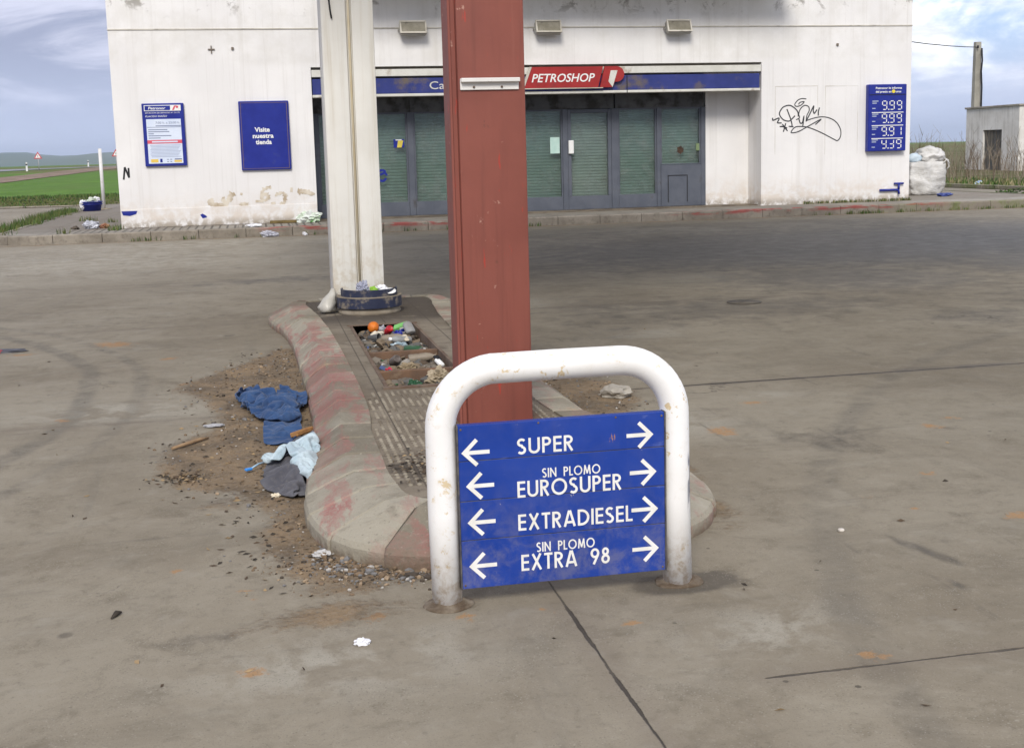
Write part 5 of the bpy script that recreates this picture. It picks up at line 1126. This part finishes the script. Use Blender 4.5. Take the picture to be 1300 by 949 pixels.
litter('paper_cup', CUP, M_at(1.03, 8.86, ZD+.07, 118, 0, -150), simple('cup_grey', (.30, .275, .24), .8, (.22, .20, .17), 8), 'grey dusty paper cup in the middle bay of the pit', 'cup')
litter('paper_cup', CUP, M_at(.88, 10.28, ZD+.05, 82, 0, 50), simple('cup_dark', (.12, .12, .115), .6), 'dark crushed cup on the left side of the pit', 'cup')
bag((.955, 10.42, ZD+.07), 0.042, 21, simple('shell_white', (.62, .57, .46), .6), 'curled white and tan packaging in front of the orange ball', 'packaging', (1.2, .6, .5), 'packaging', (.955, 10.42, ZD), 3)
bag((1.13, 10.36, ZD+.07), .035, 23, M_blue, 'small dark blue wrapper in the middle of the pit rubbish', 'wrapper', (1, .7, .8), 'wrapper', (1.13, 10.36, ZD), 3)
bag((1.03, 10.75, ZD+.05), .05, 25, col('clear_film', (.33, .33, .36), .3), 'crumpled clear film between the orange ball and the red can', 'plastic_film', (1, .7, .7), 'plastic film', (1.03, 10.75, ZD), 3)
bag((1.09, 9.9, ZD+.04), .05, 27, simple('film_blue', (.28, .36, .40), .3), 'pale blue plastic film by the first crossbar of the pit', 'plastic_film', (1.3, .6, .45), 'plastic film', (1.09, 9.9, ZD), 3)
bag((1.01, 8.7, ZD+.055), .055, 29, simple('rag_tan', (.22, .17, .105), .9, (.28, .22, .14), 8), 'tan crumpled rag in the middle bay of the pit', 'rag', (1.1, .7, .55), 'rag', (1.01, 8.7, ZD), 4)
bag((1.16, 8.18, ZD+.07), .07, 31, simple('rag_beige', (.30, .245, .165), .9, (.37, .31, .22), 8), 'large beige crumpled paper bag in the nearest bay of the pit', 'paper_bag', (1.0, .8, .75), 'paper bag', (1.16, 8.18, ZD), 4)
bag((.995, 8.16, ZD+.04), .035, 33, simple('foil_green', (.025, .085, .04), .35), 'dark green crumpled wrapper in the nearest bay of the pit', 'wrapper', (1.2, .7, .7), 'wrapper', (.995, 8.16, ZD), 3)
bag((.885, 8.78, ZD+.03), .026, 35, col('tiny_red', (.45, .02, .05), .5), 'small red scrap at the left of the middle pit bay', 'wrapper', (1, .8, .7), 'wrapper', (.885, 8.78, ZD), 3)
q = MB().box(-.02, .02, -.05, .05, 0, .03, bev=.008, mat=M_at(1.262, 8.85, ZD+.04, 20, 0, 20)).box(-.022, .022, -.02, .045, .03, .05, 1, bev=.006, mat=M_at(1.255, 8.90, ZD+.04, 20, 0, 20)); solo(q, 'lighter', [M_white, M_black], 'black and white plastic piece by the right wall of the middle bay', 'plastic scrap', (1.26, 8.87, ZD)).name = 'plastic_piece'
q = MB().box(-.02, .02, -.06, .06, 0, .02, bev=.008, mat=M_at(1.16, 10.05, ZD+.065, 15, 0, 5)); solo(q, 'cardboard_strip', simple('card_cream', (.55, .48, .36), .8), 'cream cardboard strip beside the clear bottle in the pit', 'cardboard', (1.16, 10.05, ZD))
M_stone = simple('pit_stone', (.115, .098, .078), .95, (.18, .155, .125), 9, bump=.6)
q = MB()
for k in range(480):
    x = rng.uniform(PX0+.045, PX1-.045); y = rng.uniform(PY0+.03, PY1-.03)
    if min(abs(y-8.46), abs(y-9.32)) < .09: continue
    r_ = .012+.040*rng.random()**2; q.blob((x, y, ZD+.012+r_*.25), r_, 2, .45, 1.9, k, rng.randrange(4), False, (1, rng.uniform(.7, 1.2), .7))
stuff(q, 'rubble', [M_stone, simple('rubble_brown', (.085, .062, .042), .95), simple('rubble_grey', (.10, .098, .09), .8), simple('rubble_tan', (.18, .14, .095), .95)], 'brown and grey stones heaped among rubbish in the pit', 'rubble')
M_pl_ = [simple('junk_white', (.40, .39, .36), .6), simple('junk_dark', (.04, .04, .04), .6), simple('junk_blue', (.06, .09, .2), .5), simple('junk_green', (.05, .12, .05), .5), simple('junk_brown', (.16, .12, .08), .8)]
q = MB()
for k in range(150):
    x, y = rng.uniform(PX0+.05, PX1-.05), rng.uniform(PY0+.08, PY1-.05)
    if min(abs(y-8.46), abs(y-9.32)) < .08: continue
    l, w_ = rng.uniform(.012, .045), rng.uniform(.006, .02); q.box(-l, l, -w_, w_, -.004, .004, rng.choices(range(5), [2, 3, 1, 1, 5])[0], mat=M_at(x, y, ZD+rng.uniform(.005, .05), rng.uniform(-50, 50), rng.uniform(-50, 50), rng.uniform(0, 180)))
stuff(q, 'litter_scraps', M_pl_, 'small torn scraps and dead bits mixed through the pit rubbish', 'litter')
ys_ = axis([(PY0+.002, PY1-.002, .03)]); xs_ = axis([(PX0+.002, PX1-.002, .03)])
ob = sheet('pit_soil', xs_, ys_, np.vectorize(lambda x, y: ZD-.008+.05*noise.noise(Vector((x*6, y*6, 2)))+.02*noise.noise(Vector((x*19, y*19, 2)))), simple('pit_dirt', (.075, .056, .038), .98, (.14, .105, .07), 7, dirt=(.04, .03, .02), dsc=12, dlo=.45, dhi=.6, bump=1, bsc=60, bd=.01, pos=True))
ob['kind'] = 'stuff'; ob['label'] = 'dark soil filling the bottom of the open pit'; ob['category'] = 'soil'

# gravel and leaf crumbs on the dirt
OUTC = OUTL[::4]
def pebbles(name, mats, n, label, cat):
    q = MB(); k = 0; ico = bmesh.new(); bmesh.ops.create_icosphere(ico, subdivisions=1, radius=1); ic = [v.co.copy() for v in ico.verts]; jf = [[v.index for v in f.verts] for f in ico.faces]; ico.free()
    bb = [(-.75, .55, 4.55, 10.9), (1.75, 2.5, 7.2, 8.8), (.0, .9, 4.5, 5.1), (-.1, .6, 4.5, 5.0)]; tries = 0
    while k < n and tries < n*30:
        tries += 1; B = bb[0] if rng.random() < .55 else rng.choice(bb); x, y = rng.uniform(*B[:2]), rng.uniform(*B[2:])
        if in_poly(x, y, OUTC) > -.005: continue
        d = max(in_poly(x, y, p) for p in SOIL)
        dk = -in_poly(x, y, OUTC)
        if rng.random() > math.exp(-max(0, -d)*18)*(1. if dk < .14 else .4): continue
        r_ = .0028+.008*rng.random()**3+(.008 if rng.random() < .03 else 0)
        if dk < .12 and y < 5.3: r_ *= 1.35
        an = rng.uniform(0, 6.3); ca, sa = math.cos(an), math.sin(an); sx_, sy_, sz_ = rng.uniform(.8, 1.4), rng.uniform(.7, 1.1), rng.uniform(.45, .8)
        vs = []
        for v in ic:
            j = rng.uniform(.75, 1.2); a, c = v.x*sx_*j, v.y*sy_*j; vs.append((x+r_*(a*ca-c*sa), y+r_*(a*sa+c*ca), max(-.001, r_*(.35+v.z*sz_*j))))
        q.add(vs, jf, rng.choices(range(len(mats)), [5, 4, 3, 2, 1])[0]); k += 1
    return stuff(q, name, mats, label, cat)
pebbles('gravel', [col('peb_brown', (.15, .105, .065), .95), col('peb_grey', (.15, .145, .14), .9), col('peb_dark', (.06, .048, .036), .95), col('peb_tan', (.27, .20, .13), .95), col('peb_pale', (.36, .34, .31), .9)], 2400, 'loose grit and pebbles scattered over the dirt beside the kerb', 'gravel')
q = MB()
for k in range(1300):
    z_ = 0
    if k < 620:
        x, y = rng.gauss(-.05, .28), rng.uniform(4.55, 10.8)
        if max(in_poly(x, y, p) for p in SOIL) < -.25 or in_poly(x, y, OUTC) > -.01: continue
    elif k < 1000:
        x, y = rng.gauss(.85, .2), rng.gauss(5.72, .18); z_ = ZT+.006
        if in_poly(x, y, I3b[::4]) < .02: continue
    elif k < 1120: x, y = rng.gauss(-.47, .06), rng.gauss(6.53, .06)
    else:
        x, y = rng.uniform(-2.2, 4.2), 3.0+8*rng.random()**1.4
        if rng.random() < .55 or in_poly(x, y, OUTC) > -.01: continue
    l = rng.uniform(.006, .022); an = rng.uniform(0, 6.3); wv = l*rng.uniform(.15, .5); dx, dy = math.cos(an)*l, math.sin(an)*l; nx_, ny_ = -math.sin(an)*wv, math.cos(an)*wv; zz = [rng.uniform(.002, .012) for _ in range(4)]
    q.add([(x-dx, y-dy, z_+zz[0]*.5), (x+nx_, y+ny_, z_+zz[1]), (x+dx, y+dy, z_+zz[2]*.5), (x-nx_, y-ny_, z_+.001)], [[0, 1, 2, 3]], rng.randrange(3))
stuff(q, 'debris', [col('crumb_brown', (.07, .048, .03), .9), col('crumb_dark', (.035, .028, .02), .9), col('crumb_tan', (.24, .17, .09), .9)], 'dead leaf crumbs and bits scattered on the dirt and paving', 'debris')

# ------------------------------------------------------------------ weeds and grass
M_gr = [simple('grass_green', (.055, .115, .018), .9, (.085, .15, .03), 2, pos=True), simple('grass_olive', (.105, .12, .032), .9, (.14, .145, .05), 2, pos=True), simple('grass_straw', (.24, .20, .10), .9, (.30, .26, .15), 2, pos=True), simple('grass_dark', (.03, .06, .014), .9, pos=True)]
def blades(q, x, y, z, n, h, sprd, wd, mats=(0, 0, 1, 3), lean=.5):
    for _ in range(n):
        a = rng.uniform(0, 6.28); r_ = sprd*math.sqrt(rng.random()); bx, by = x+r_*math.cos(a), y+r_*math.sin(a); hh = h*rng.uniform(.45, 1.15); an = rng.uniform(0, 6.28)
        lx, ly = math.cos(an)*hh*lean*rng.random(), math.sin(an)*hh*lean*rng.random(); px_, py_ = -math.sin(an+.7)*wd/2, math.cos(an+.7)*wd/2
        q.add([(bx-px_, by-py_, z), (bx+px_, by+py_, z), (bx+lx*.4+px_*.8, by+ly*.4+py_*.8, z+hh*.55), (bx+lx*.4-px_*.8, by+ly*.4-py_*.8, z+hh*.55), (bx+lx, by+ly, z+hh)], [[0, 1, 2, 3], [3, 2, 4]], rng.choice(mats))
q = MB()
for k in range(190):                                   # tufts along the left edge of the pavement
    y = 28.2+14*rng.random(); dens = .5+.5*noise.noise(Vector((y*.8, 3, 0)))
    if rng.random() > dens+.35: continue
    blades(q, -5.78+rng.gauss(0, .16), y, 0, 34, .20+.26*max(0, dens), .22, .022, (0, 0, 1, 1, 3))
for k in range(70):                                    # moss and weeds at the foot of the wall, right
    x = rng.uniform(13.6, 16.6); blades(q, x, YF-.04-abs(rng.gauss(0, .05)), PZ-.01, 9, .085, .07, .018, (1, 1, 3, 2))
for k in range(26): x = rng.uniform(-3, 6.3); blades(q, x, 27.36+rng.gauss(0, .03), 0, 8, .11, .06, .014, (0, 1, 3))
for k in range(60): x = rng.uniform(13, 20.5); blades(q, x, 27.34+rng.gauss(0, .04), 0, 8, .10, .08, .015, (0, 1, 1, 3))
for x, y in ((-3.05, 28.9), (-3.1, 28.6), (-4.1, 28.0), (-3.6, 32.6), (-4.4, 33.9), (-4.2, 33.7)): blades(q, x, y, PZ-.012, 30, .14, .16, .016, (0, 1, 1, 3))
stuff(q, 'weeds', M_gr, 'ragged weeds along the pavement edges and wall foot', 'weeds')
q = MB()
for k in range(900):                                   # rough verge beyond the yard, left
    x = -rng.uniform(3, 22); y = 52.3+9*rng.random()
    blades(q, x, y, zt(y)-.01, 12, .08+.11*noise.noise(Vector((x*.4, y*.4, 1))), .45, .05, (0, 1, 1, 1, 3))
for k in range(420): y = 61.5+2.2*rng.random(); blades(q, -rng.uniform(2.5, 26)*1., y, zt(y)-.01, 12, .16, .3, .05, (0, 0, 1, 3))
for k in range(420): x = rng.uniform(25.1, 29.5); y = rng.uniform(30, 60); blades(q, x, y, zt(y)-.01, 14, .25, .3, .05, (0, 0, 1, 2, 2, 3))
stuff(q, 'verge_grass', M_gr, 'rough olive grass on the verges beyond the yard', 'grass')
q = MB(); M_dry = [simple('dry_stalk', (.22, .175, .125), .9, (.30, .25, .19), 3, pos=True), simple('dry_stalk_dark', (.12, .09, .06), .9, pos=True)]
for k in range(520):
    x = rng.uniform(25.6, 39.5); y = rng.uniform(37, 64)
    if x > 38.6 and 57 < y < 66: continue
    h = rng.uniform(.5, 1.6)*(1.25 if rng.random() < .25 else 1)*(.55+.6*min(1, max(0, (x-25.5)/5))); z0 = zt(y); an = rng.uniform(0, 6.28); ln = h*rng.uniform(.05, .35)
    tip = (x+math.cos(an)*ln, y+math.sin(an)*ln, z0+h); mid = (x+math.cos(an)*ln*.35, y+math.sin(an)*ln*.35, z0+h*.55); m_ = rng.randrange(2)
    q.tube([(x, y, z0-.02), mid, tip], [.013, .010, .004], 3, m_, False)
    for j in range(rng.randrange(2, 7)):
        f = rng.uniform(.35, .95); bp = Vector(mid).lerp(Vector(tip), max(0, (f-.55)/.45)) if f > .55 else Vector((x, y, z0)).lerp(Vector(mid), f/.55); a2 = rng.uniform(0, 6.28); l2 = h*rng.uniform(.12, .38)
        q.tube([bp, bp+Vector((math.cos(a2)*l2*.6, math.sin(a2)*l2*.6, l2*.8))], [.008, .003], 3, m_, False)
stuff(q, 'dry_weeds', M_dry, 'tall dead brown stalks standing in the field before the hut', 'dry weeds')
def shrub(x, y, z, h, wd, label, name='weed_bush', seed=1):
    th = thing(name, label, 'plant', (x, y, z)); q = MB(); s = MB()
    for k in range(9): a = rng.uniform(0, 6.28); s.tube([(x, y, z), (x+math.cos(a)*wd*.3, y+math.sin(a)*wd*.3, z+h*.5), (x+math.cos(a)*wd*.45, y+math.sin(a)*wd*.45, z+h*.85)], [.012, .008, .003], 4)
    s.build('stem', M_dry[1], th)
    for k in range(420):
        a = rng.uniform(0, 6.28); r_ = wd*.5*math.sqrt(rng.random()); zz = z+h*rng.uniform(.08, 1)*(1-.45*(r_/(wd*.5))**2); c = Vector((x+math.cos(a)*r_, y+math.sin(a)*r_, zz)); u = Vector((rng.gauss(0, 1), rng.gauss(0, 1), rng.gauss(0, .5))).normalized()*.055; v = u.cross(Vector((rng.gauss(0, 1), rng.gauss(0, 1), 1))).normalized()*.028
        q.add([c-u, c+v, c+u, c-v], [[0, 1, 2, 3]], rng.choice((0, 3, 3)))
    q.build('foliage', M_gr, th)
shrub(21.4, 31.6, 0, .30, 1.5, 'low dark green weed bush on the asphalt beyond the right kerb')

# ------------------------------------------------------------------ things beyond the yard, left
M_post = simple('post_white', (.72, .72, .72), .5, (.66, .65, .62), 2, dirt=(.4, .36, .3), dsc=4)
pp = thing('marker_pole', 'tall thin white pole standing on the pavement left of the shop', 'pole', (-4.84, 42.2, PZ-.012))
MB().tube([(-4.84, 42.2, PZ-.012), (-4.84, 42.2, 2.15)], .055, 14).build('shaft', M_post, pp)
MB().lathe([(.24, 0), (.24, .03), (.06, .05), (0, .05)], Matrix.Translation((-4.84, 42.2, PZ-.013)), 18).build('base', M_plin, pp)
bs = thing('basin', 'blue plastic tub heaped with white rubbish beside the white pole', 'tub', (-5.28, 41.2, PZ-.012))
q = MB().lathe([(0, 0), (.27, 0), (.33, .27), (.35, .28), (.35, .30), (.315, .30), (.26, .04), (0, .04)], Matrix.Translation((-5.1, 41.2, PZ-.012)), 26); q.build('tub', M_blue, bs)
q = MB().lathe([(.337, .2), (.343, .2), (.349, .23), (.343, .23)], Matrix.Translation((-5.1, 41.2, PZ-.012)), 26); q.build('rim', M_blue, bs)
bag((-5.33, 41.05, PZ+.2), .13, 41, M_paper, 'white carrier bag spilling over the left rim of the blue tub', sq=(.8, .7, 1.25), org=(-5.33, 41.05, PZ+.06))
bag((-5.08, 41.15, PZ+.31), .14, 43, simple('green_white', (.45, .52, .40), .5, (.6, .62, .58), 10), 'pale green crumpled wrapping on top in the blue tub', 'wrapping', (1.1, .8, .7), 'wrapping', (-5.08, 41.15, PZ+.2), 3)
bag((-4.93, 41.2, PZ+.32), .11, 45, M_paper, 'white crumpled paper at the right rim of the blue tub', 'paper_scrap', (1, .8, .9), 'paper', (-4.93, 41.2, PZ+.2), 3)
# litter on the pavement
ZP = PZ-.012
bag((-3.72, 29.7, ZP+.07), .12, 51, col('film_grey', (.42, .43, .47), .35), 'crumpled grey plastic film on the left pavement corner', 'plastic_film', (1.3, .9, .75), 'plastic film', (-3.72, 29.7, ZP), 4)
bag((-3.42, 29.72, ZP+.05), .08, 53, simple('pack_brown', (.25, .10, .06), .6, (.32, .2, .1), 9), 'reddish brown crushed packet on the left pavement corner', 'packet', (1.2, .8, .7), 'packet', (-3.42, 29.72, ZP), 3)
bag((-4.05, 29.6, ZP+.04), .07, 55, simple('pack_dark', (.10, .08, .06), .7), 'dark crushed packet at the left end of the litter on the pavement corner', 'packet', (1.3, .8, .6), 'packet', (-4.05, 29.6, ZP), 3)
bag((-.07, 27.95, ZP+.03), .13, 57, M_paper, 'flat white plastic lying on the ribbed pavement below the invitation board', 'plastic_film', (1.2, .6, .28), 'plastic film', (-.07, 27.95, ZP), 3)
bag((1.22, 29.0, ZP+.11), .18, 59, simple('bag_white_green', (.68, .70, .67), .5, (.55, .66, .5), 6, dirt=(.12, .38, .06), dsc=4, dlo=.58, dhi=.64), 'white and green carrier bag against the wall left of the cream column', sq=(1.2, .6, .75), org=(1.22, 29.0, ZP))
bag((.25, 27.2, .06), .13, 61, col('film_silver', (.36, .36, .40), .3), 'dull silver plastic sheet in the gutter below the ribbed pavement', 'plastic_film', (1.2, .5, .5), 'plastic film', (.25, 27.2, 0), 4)
bag((1.02, 27.2, .035), .05, 63, M_paper, 'small white scrap in the gutter nearest the cream column', 'paper_scrap', (1, .8, .8), 'paper', (1.02, 27.2, 0), 3)
q = MB().box(-.35, .35, -.05, .05, 0, .07, bev=.01, mat=M_at(.66, 29.08, ZP, 0, 0, 3)); solo(q, 'plank_offcut', simple('rotten_plank', (.12, .085, .03), .9, (.18, .13, .05), 9, bump=.5), 'dark rotten plank lying against the foot of the white wall', 'plank', (.66, 29.08, ZP))
bag((18.4, 30.6, ZP+.05), .13, 65, simple('can_flat_blue', (.04, .06, .22), .4), 'flat blue crushed packet on the pavement near the white sack', 'packet', (1.6, .8, .35), 'packet', (18.4, 30.6, ZP), 3)
bag((26.3, 41.4, .12), .12, 67, simple('litter_mix', (.55, .58, .2), .5, (.2, .3, .6), 12), 'small yellow and blue litter in the grass left of the hut', 'packet', (1.3, .8, .7), 'packet', (26.3, 41.4, 0), 3)
# road signs and marker posts along the far road
M_tri = simple('sign_red_border', (.50, .035, .04), .5); M_tin = simple('tin_grey', (.34, .35, .36), .4)
def warn(x, y, zc, s, label):
    th = thing('road_sign', label, 'road sign', (x, y, zt(y))); z0 = zt(y)
    MB().tube([(x, y, z0), (x, y, zc)], .045, 8).build('post', M_tin, th)
    q = MB().prism([(x-s, zc-s*.58), (x+s, zc-s*.58), (x, zc+s*1.15)], y-.07, y-.046); pl = q.build('warning_plate', M_tri, th)
    k = .64; q = MB().prism([(x-s*k, zc-s*.58*k), (x+s*k, zc-s*.58*k), (x, zc+s*1.15*k)], y-.085, y-.0701); q.box(x-.06*s, x+.06*s, y-.09, y-.0851, zc-.2*s, zc+.35*s, 1); q.build('symbol', [M_white, M_black], pl)
warn(-24.0, 150, 2.72, .46, 'red and white triangular warning sign on a grey post beside the far road')
warn(-14.62, 142, 2.72, .45, 'triangular warning sign half hidden at the left corner of the shop')
def marker(x, y, label, h=1.05):
    th = thing('marker_post', label, 'marker post', (x, y, zt(y)), 'white marker posts along the far road'); z0 = zt(y)
    MB().prism([(x-.10, z0), (x+.10, z0), (x+.09, z0+h), (x-.075, z0+h+.06)], y, y+.1).build('post', M_post, th); MB().box(x-.096, x+.096, y-.006, y-.0005, z0+h*.68, z0+h*.86).build('reflector', M_black, th)
marker(-24.9, 147.5, 'white marker post just left of the free standing warning sign', .95)
for x, y, lb in ((-25.4, 205, 'first small far marker post right of the free standing warning sign'), (-24.5, 212, 'second small far marker post right of the free standing warning sign'), (-21.6, 214, 'small far marker post just left of the tall white pole'), (-16.9, 190, 'left one of the two marker posts right of the tall white pole'), (-16.3, 192, 'marker post nearest the shop corner, right one of the two')): marker(x, y, lb, .95)
shrub(-16.6, 205, zt(205), 2.4, 1.9, 'small dark round tree far beyond the tall white pole', 'far_bush')

# ------------------------------------------------------------------ things beyond the yard, right
sk = thing('bulk_bag', 'big white woven bulk sack full of rubbish at the right corner of the shop', 'sack', (18.5, 32.1, ZP))
def f_sack(t, b):
    p = t.pos(); n1 = t.noise(p, 2.2, 8, .65, .3); n2 = t.noise(p, 14, 6, .7)
    c_ = t.mix(t.ss(n1, .35, .65), (.46, .45, .43), (.62, .61, .59)); c_ = t.mix(t.ss(n2, .55, .75, 0, .5), c_, (.38, .33, .25))
    t.put(b.inputs['Base Color'], c_); b.inputs['Roughness'].default_value = .6; t.put(b.inputs['Normal'], t.bump(t.m('ADD', n2, t.m('MULTIPLY', t.noise(t.scale(p, (1, 1, 3)), 5, 5, .6), 2)), .6, .03))
M_sack = material('woven_polypropylene', f_sack)
def sackbody(c, hx, hy, h, seed, mi=0):
    b = bmesh.new(); bmesh.ops.create_cube(b, size=2); bmesh.ops.subdivide_edges(b, edges=b.edges[:], cuts=13, use_grid_fill=True)
    for v in b.verts:
        p = v.co.copy(); l = max(abs(p.x), abs(p.y)); r_ = math.hypot(p.x, p.y); k = (l/r_)**.35 if r_ > 1e-6 else 1
        bul = 1+.13*(1-p.z*p.z)-.10*max(0, p.z)**2; q_ = Vector((p.x*k*bul*hx, p.y*k*bul*hy, (p.z+1)/2*h))
        n_ = noise.noise(Vector((p.x*1.5+seed, p.y*1.5, p.z*1.3)))*.12+.05*(1-2*abs(noise.noise(Vector((p.x*3+seed, p.y*3, p.z*4.5)))))
        q_ += Vector((p.x, p.y, .3*p.z))*n_; q_.z = max(q_.z, .0); v.co = q_+Vector(c)
    return b
MB().bm(sackbody((18.5, 32.1, ZP), .52, .48, .92, 3), 0, True).build('sack', M_sack, sk)
q = MB().blob((18.72, 31.95, ZP+1.08), .40, 4, .4, 1.5, 13, 0, True, (1.0, .8, .62), True, rot=.3); q.build('folded_flap', M_sack, sk)
q = MB().blob((18.25, 31.9, ZP+1.02), .24, 3, .3, 1.4, 17, 0, True, (1, .8, .6), True); q.build('contents', simple('bluish_bag', (.42, .52, .60), .5, (.5, .58, .64), 5), sk)
q = MB().tube([(18.95, 31.85, ZP+.86), (19.1, 31.8, ZP+1.02), (19.22, 31.8, ZP+.95), (19.25, 31.8, ZP+.78), (19.18, 31.8, ZP+.70)], [.03, .03, .028, .025, .02], 8); q.tube([(18.9, 31.62, ZP+.80), (19.02, 31.55, ZP+.98), (19.12, 31.55, ZP+.86)], .022, 8); q.build('lifting_loop', M_sack, sk)
hut = thing('utility_hut', 'small flat roofed whitewashed hut with a dark doorway in the field', 'hut', (42, 61, 0))
def f_hut(t, b):
    p = t.pos(); px, py, pz = t.sep(p); n1 = t.noise(p, .8, 8, .65); st = t.noise(t.scale(p, (4, 4, .3)), 1, 7, .7)
    c_ = t.mix(t.ss(n1, .35, .65), (.60, .575, .53), (.72, .70, .66)); c_ = t.mix(t.ss(st, .48, .72, 0, .55), c_, (.27, .245, .21)); c_ = t.mix(t.m('MULTIPLY', t.ss(pz, .8, 0), t.ss(n1, .4, .6, 0, .6)), c_, (.25, .2, .14))
    t.put(b.inputs['Base Color'], c_); b.inputs['Roughness'].default_value = .85
M_hut = material('limewashed_block', f_hut)
HX, HY0, HY1 = 39.2, 58.2, 63.1
q = MB(); q.add([], [])
def wall_x(q, x0, x1, y0, y1, z1, dy0, dy1, dz):
    q.box(x0, x1, y0, dy0, -.1, z1); q.box(x0, x1, dy1, y1, -.1, z1); q.box(x0, x1, dy0+.001, dy1-.001, dz, z1)
wall_x(q, HX, HX+.25, HY0, HY1, 3.42, 59.70, 61.45, 2.24)
q.box(HX+.251, HX+4.8, HY0, HY0+.25, -.1, 3.42).box(HX+.251, HX+4.8, HY1-.25, HY1, -.1, 3.42).box(HX+4.55, HX+4.8, HY0+.251, HY1-.251, -.1, 3.42); q.build('wall', M_hut, hut)
MB().box(HX-.08, HX+4.9, HY0-.08, HY1+.08, 3.421, 3.52, bev=.01).build('roof', simple('roof_edge', (.24, .215, .18), .9, (.33, .30, .25), 1.5, pos=True), hut)
dd = MB().box(HX+.12, HX+.17, 59.702, 61.448, -.05, 2.238).build('door', simple('weathered_door', (.085, .085, .08), .8, (.15, .13, .10), 1.6, dirt=(.2, .14, .09), dsc=2.5, pos=True), hut)
q = MB()
for k in range(6): q.box(HX+.105, HX+.1195, 59.75+.29*k, 59.77+.29*k, -.02, 2.2)
q.build('batten', simple('door_batten', (.06, .055, .05), .8), dd)
up_ = thing('utility_pole', 'square concrete utility pole rising behind the hut with a cable', 'utility pole', (47.25, 75, zt(75)))
q = MB(); b = bmesh.new(); bmesh.ops.create_cube(b, size=1)
for v in b.verts: k = .19 if v.co.z > 0 else .27; v.co = Vector((47.25+v.co.x*k*2, 75+v.co.y*k*1.6, zt(75) if v.co.z < 0 else 8.12))
q.bm(b); q.build('post', simple('pole_concrete', (.27, .255, .215), .9, (.35, .33, .28), 1.2, dirt=(.2, .18, .15), dsc=2, pos=True), up_)
q = MB().tube([(47.36, 74.66, 7.7), (47.42, 74.66, 6.9), (47.36, 74.65, 6.2), (47.42, 74.63, 5.2), (47.4, 74.6, 3.2), (47.4, 74.52, .5)], .06, 6); q.build('down_cable', M_black, up_)
q = MB().tube([(47.1, 74.9, 7.78)]+[(47.1-30*f, 74.9-33.9*f, 7.78-1.4*f-1.2*f*(1-f)) for f in (.1, .2, .35, .5, .65, .8, 1)], .028, 6); q.build('overhead_cable', M_black, up_)
MB().lathe([(.07, 0), (.07, .16), (.04, .18), (0, .18)], Matrix.Translation((47.1, 74.7, 7.7)), 10).build('insulator', M_black, up_)

# ------------------------------------------------------------------ the air between here and the hills
hz = MB().box(-7000, 7000, -3200, 6500, -3, 75).build('haze', None)
hz['kind'] = 'stuff'; hz['label'] = 'thin bluish air over the fields and far hills'; hz['category'] = 'haze'
hm = bpy.data.materials.new('air'); hm.use_nodes = True; t = NT(hm.node_tree); t.n.remove(t.n['Principled BSDF'])
pv = t.new('ShaderNodeVolumePrincipled'); pv.inputs['Color'].default_value = (.74, .84, 1, 1); pv.inputs['Density'].default_value = .00021; pv.inputs['Anisotropy'].default_value = .2
t.l.new(pv.outputs[0], t.n['Material Output'].inputs['Volume'])
hz.data.materials.clear(); hz.data.materials.append(hm)
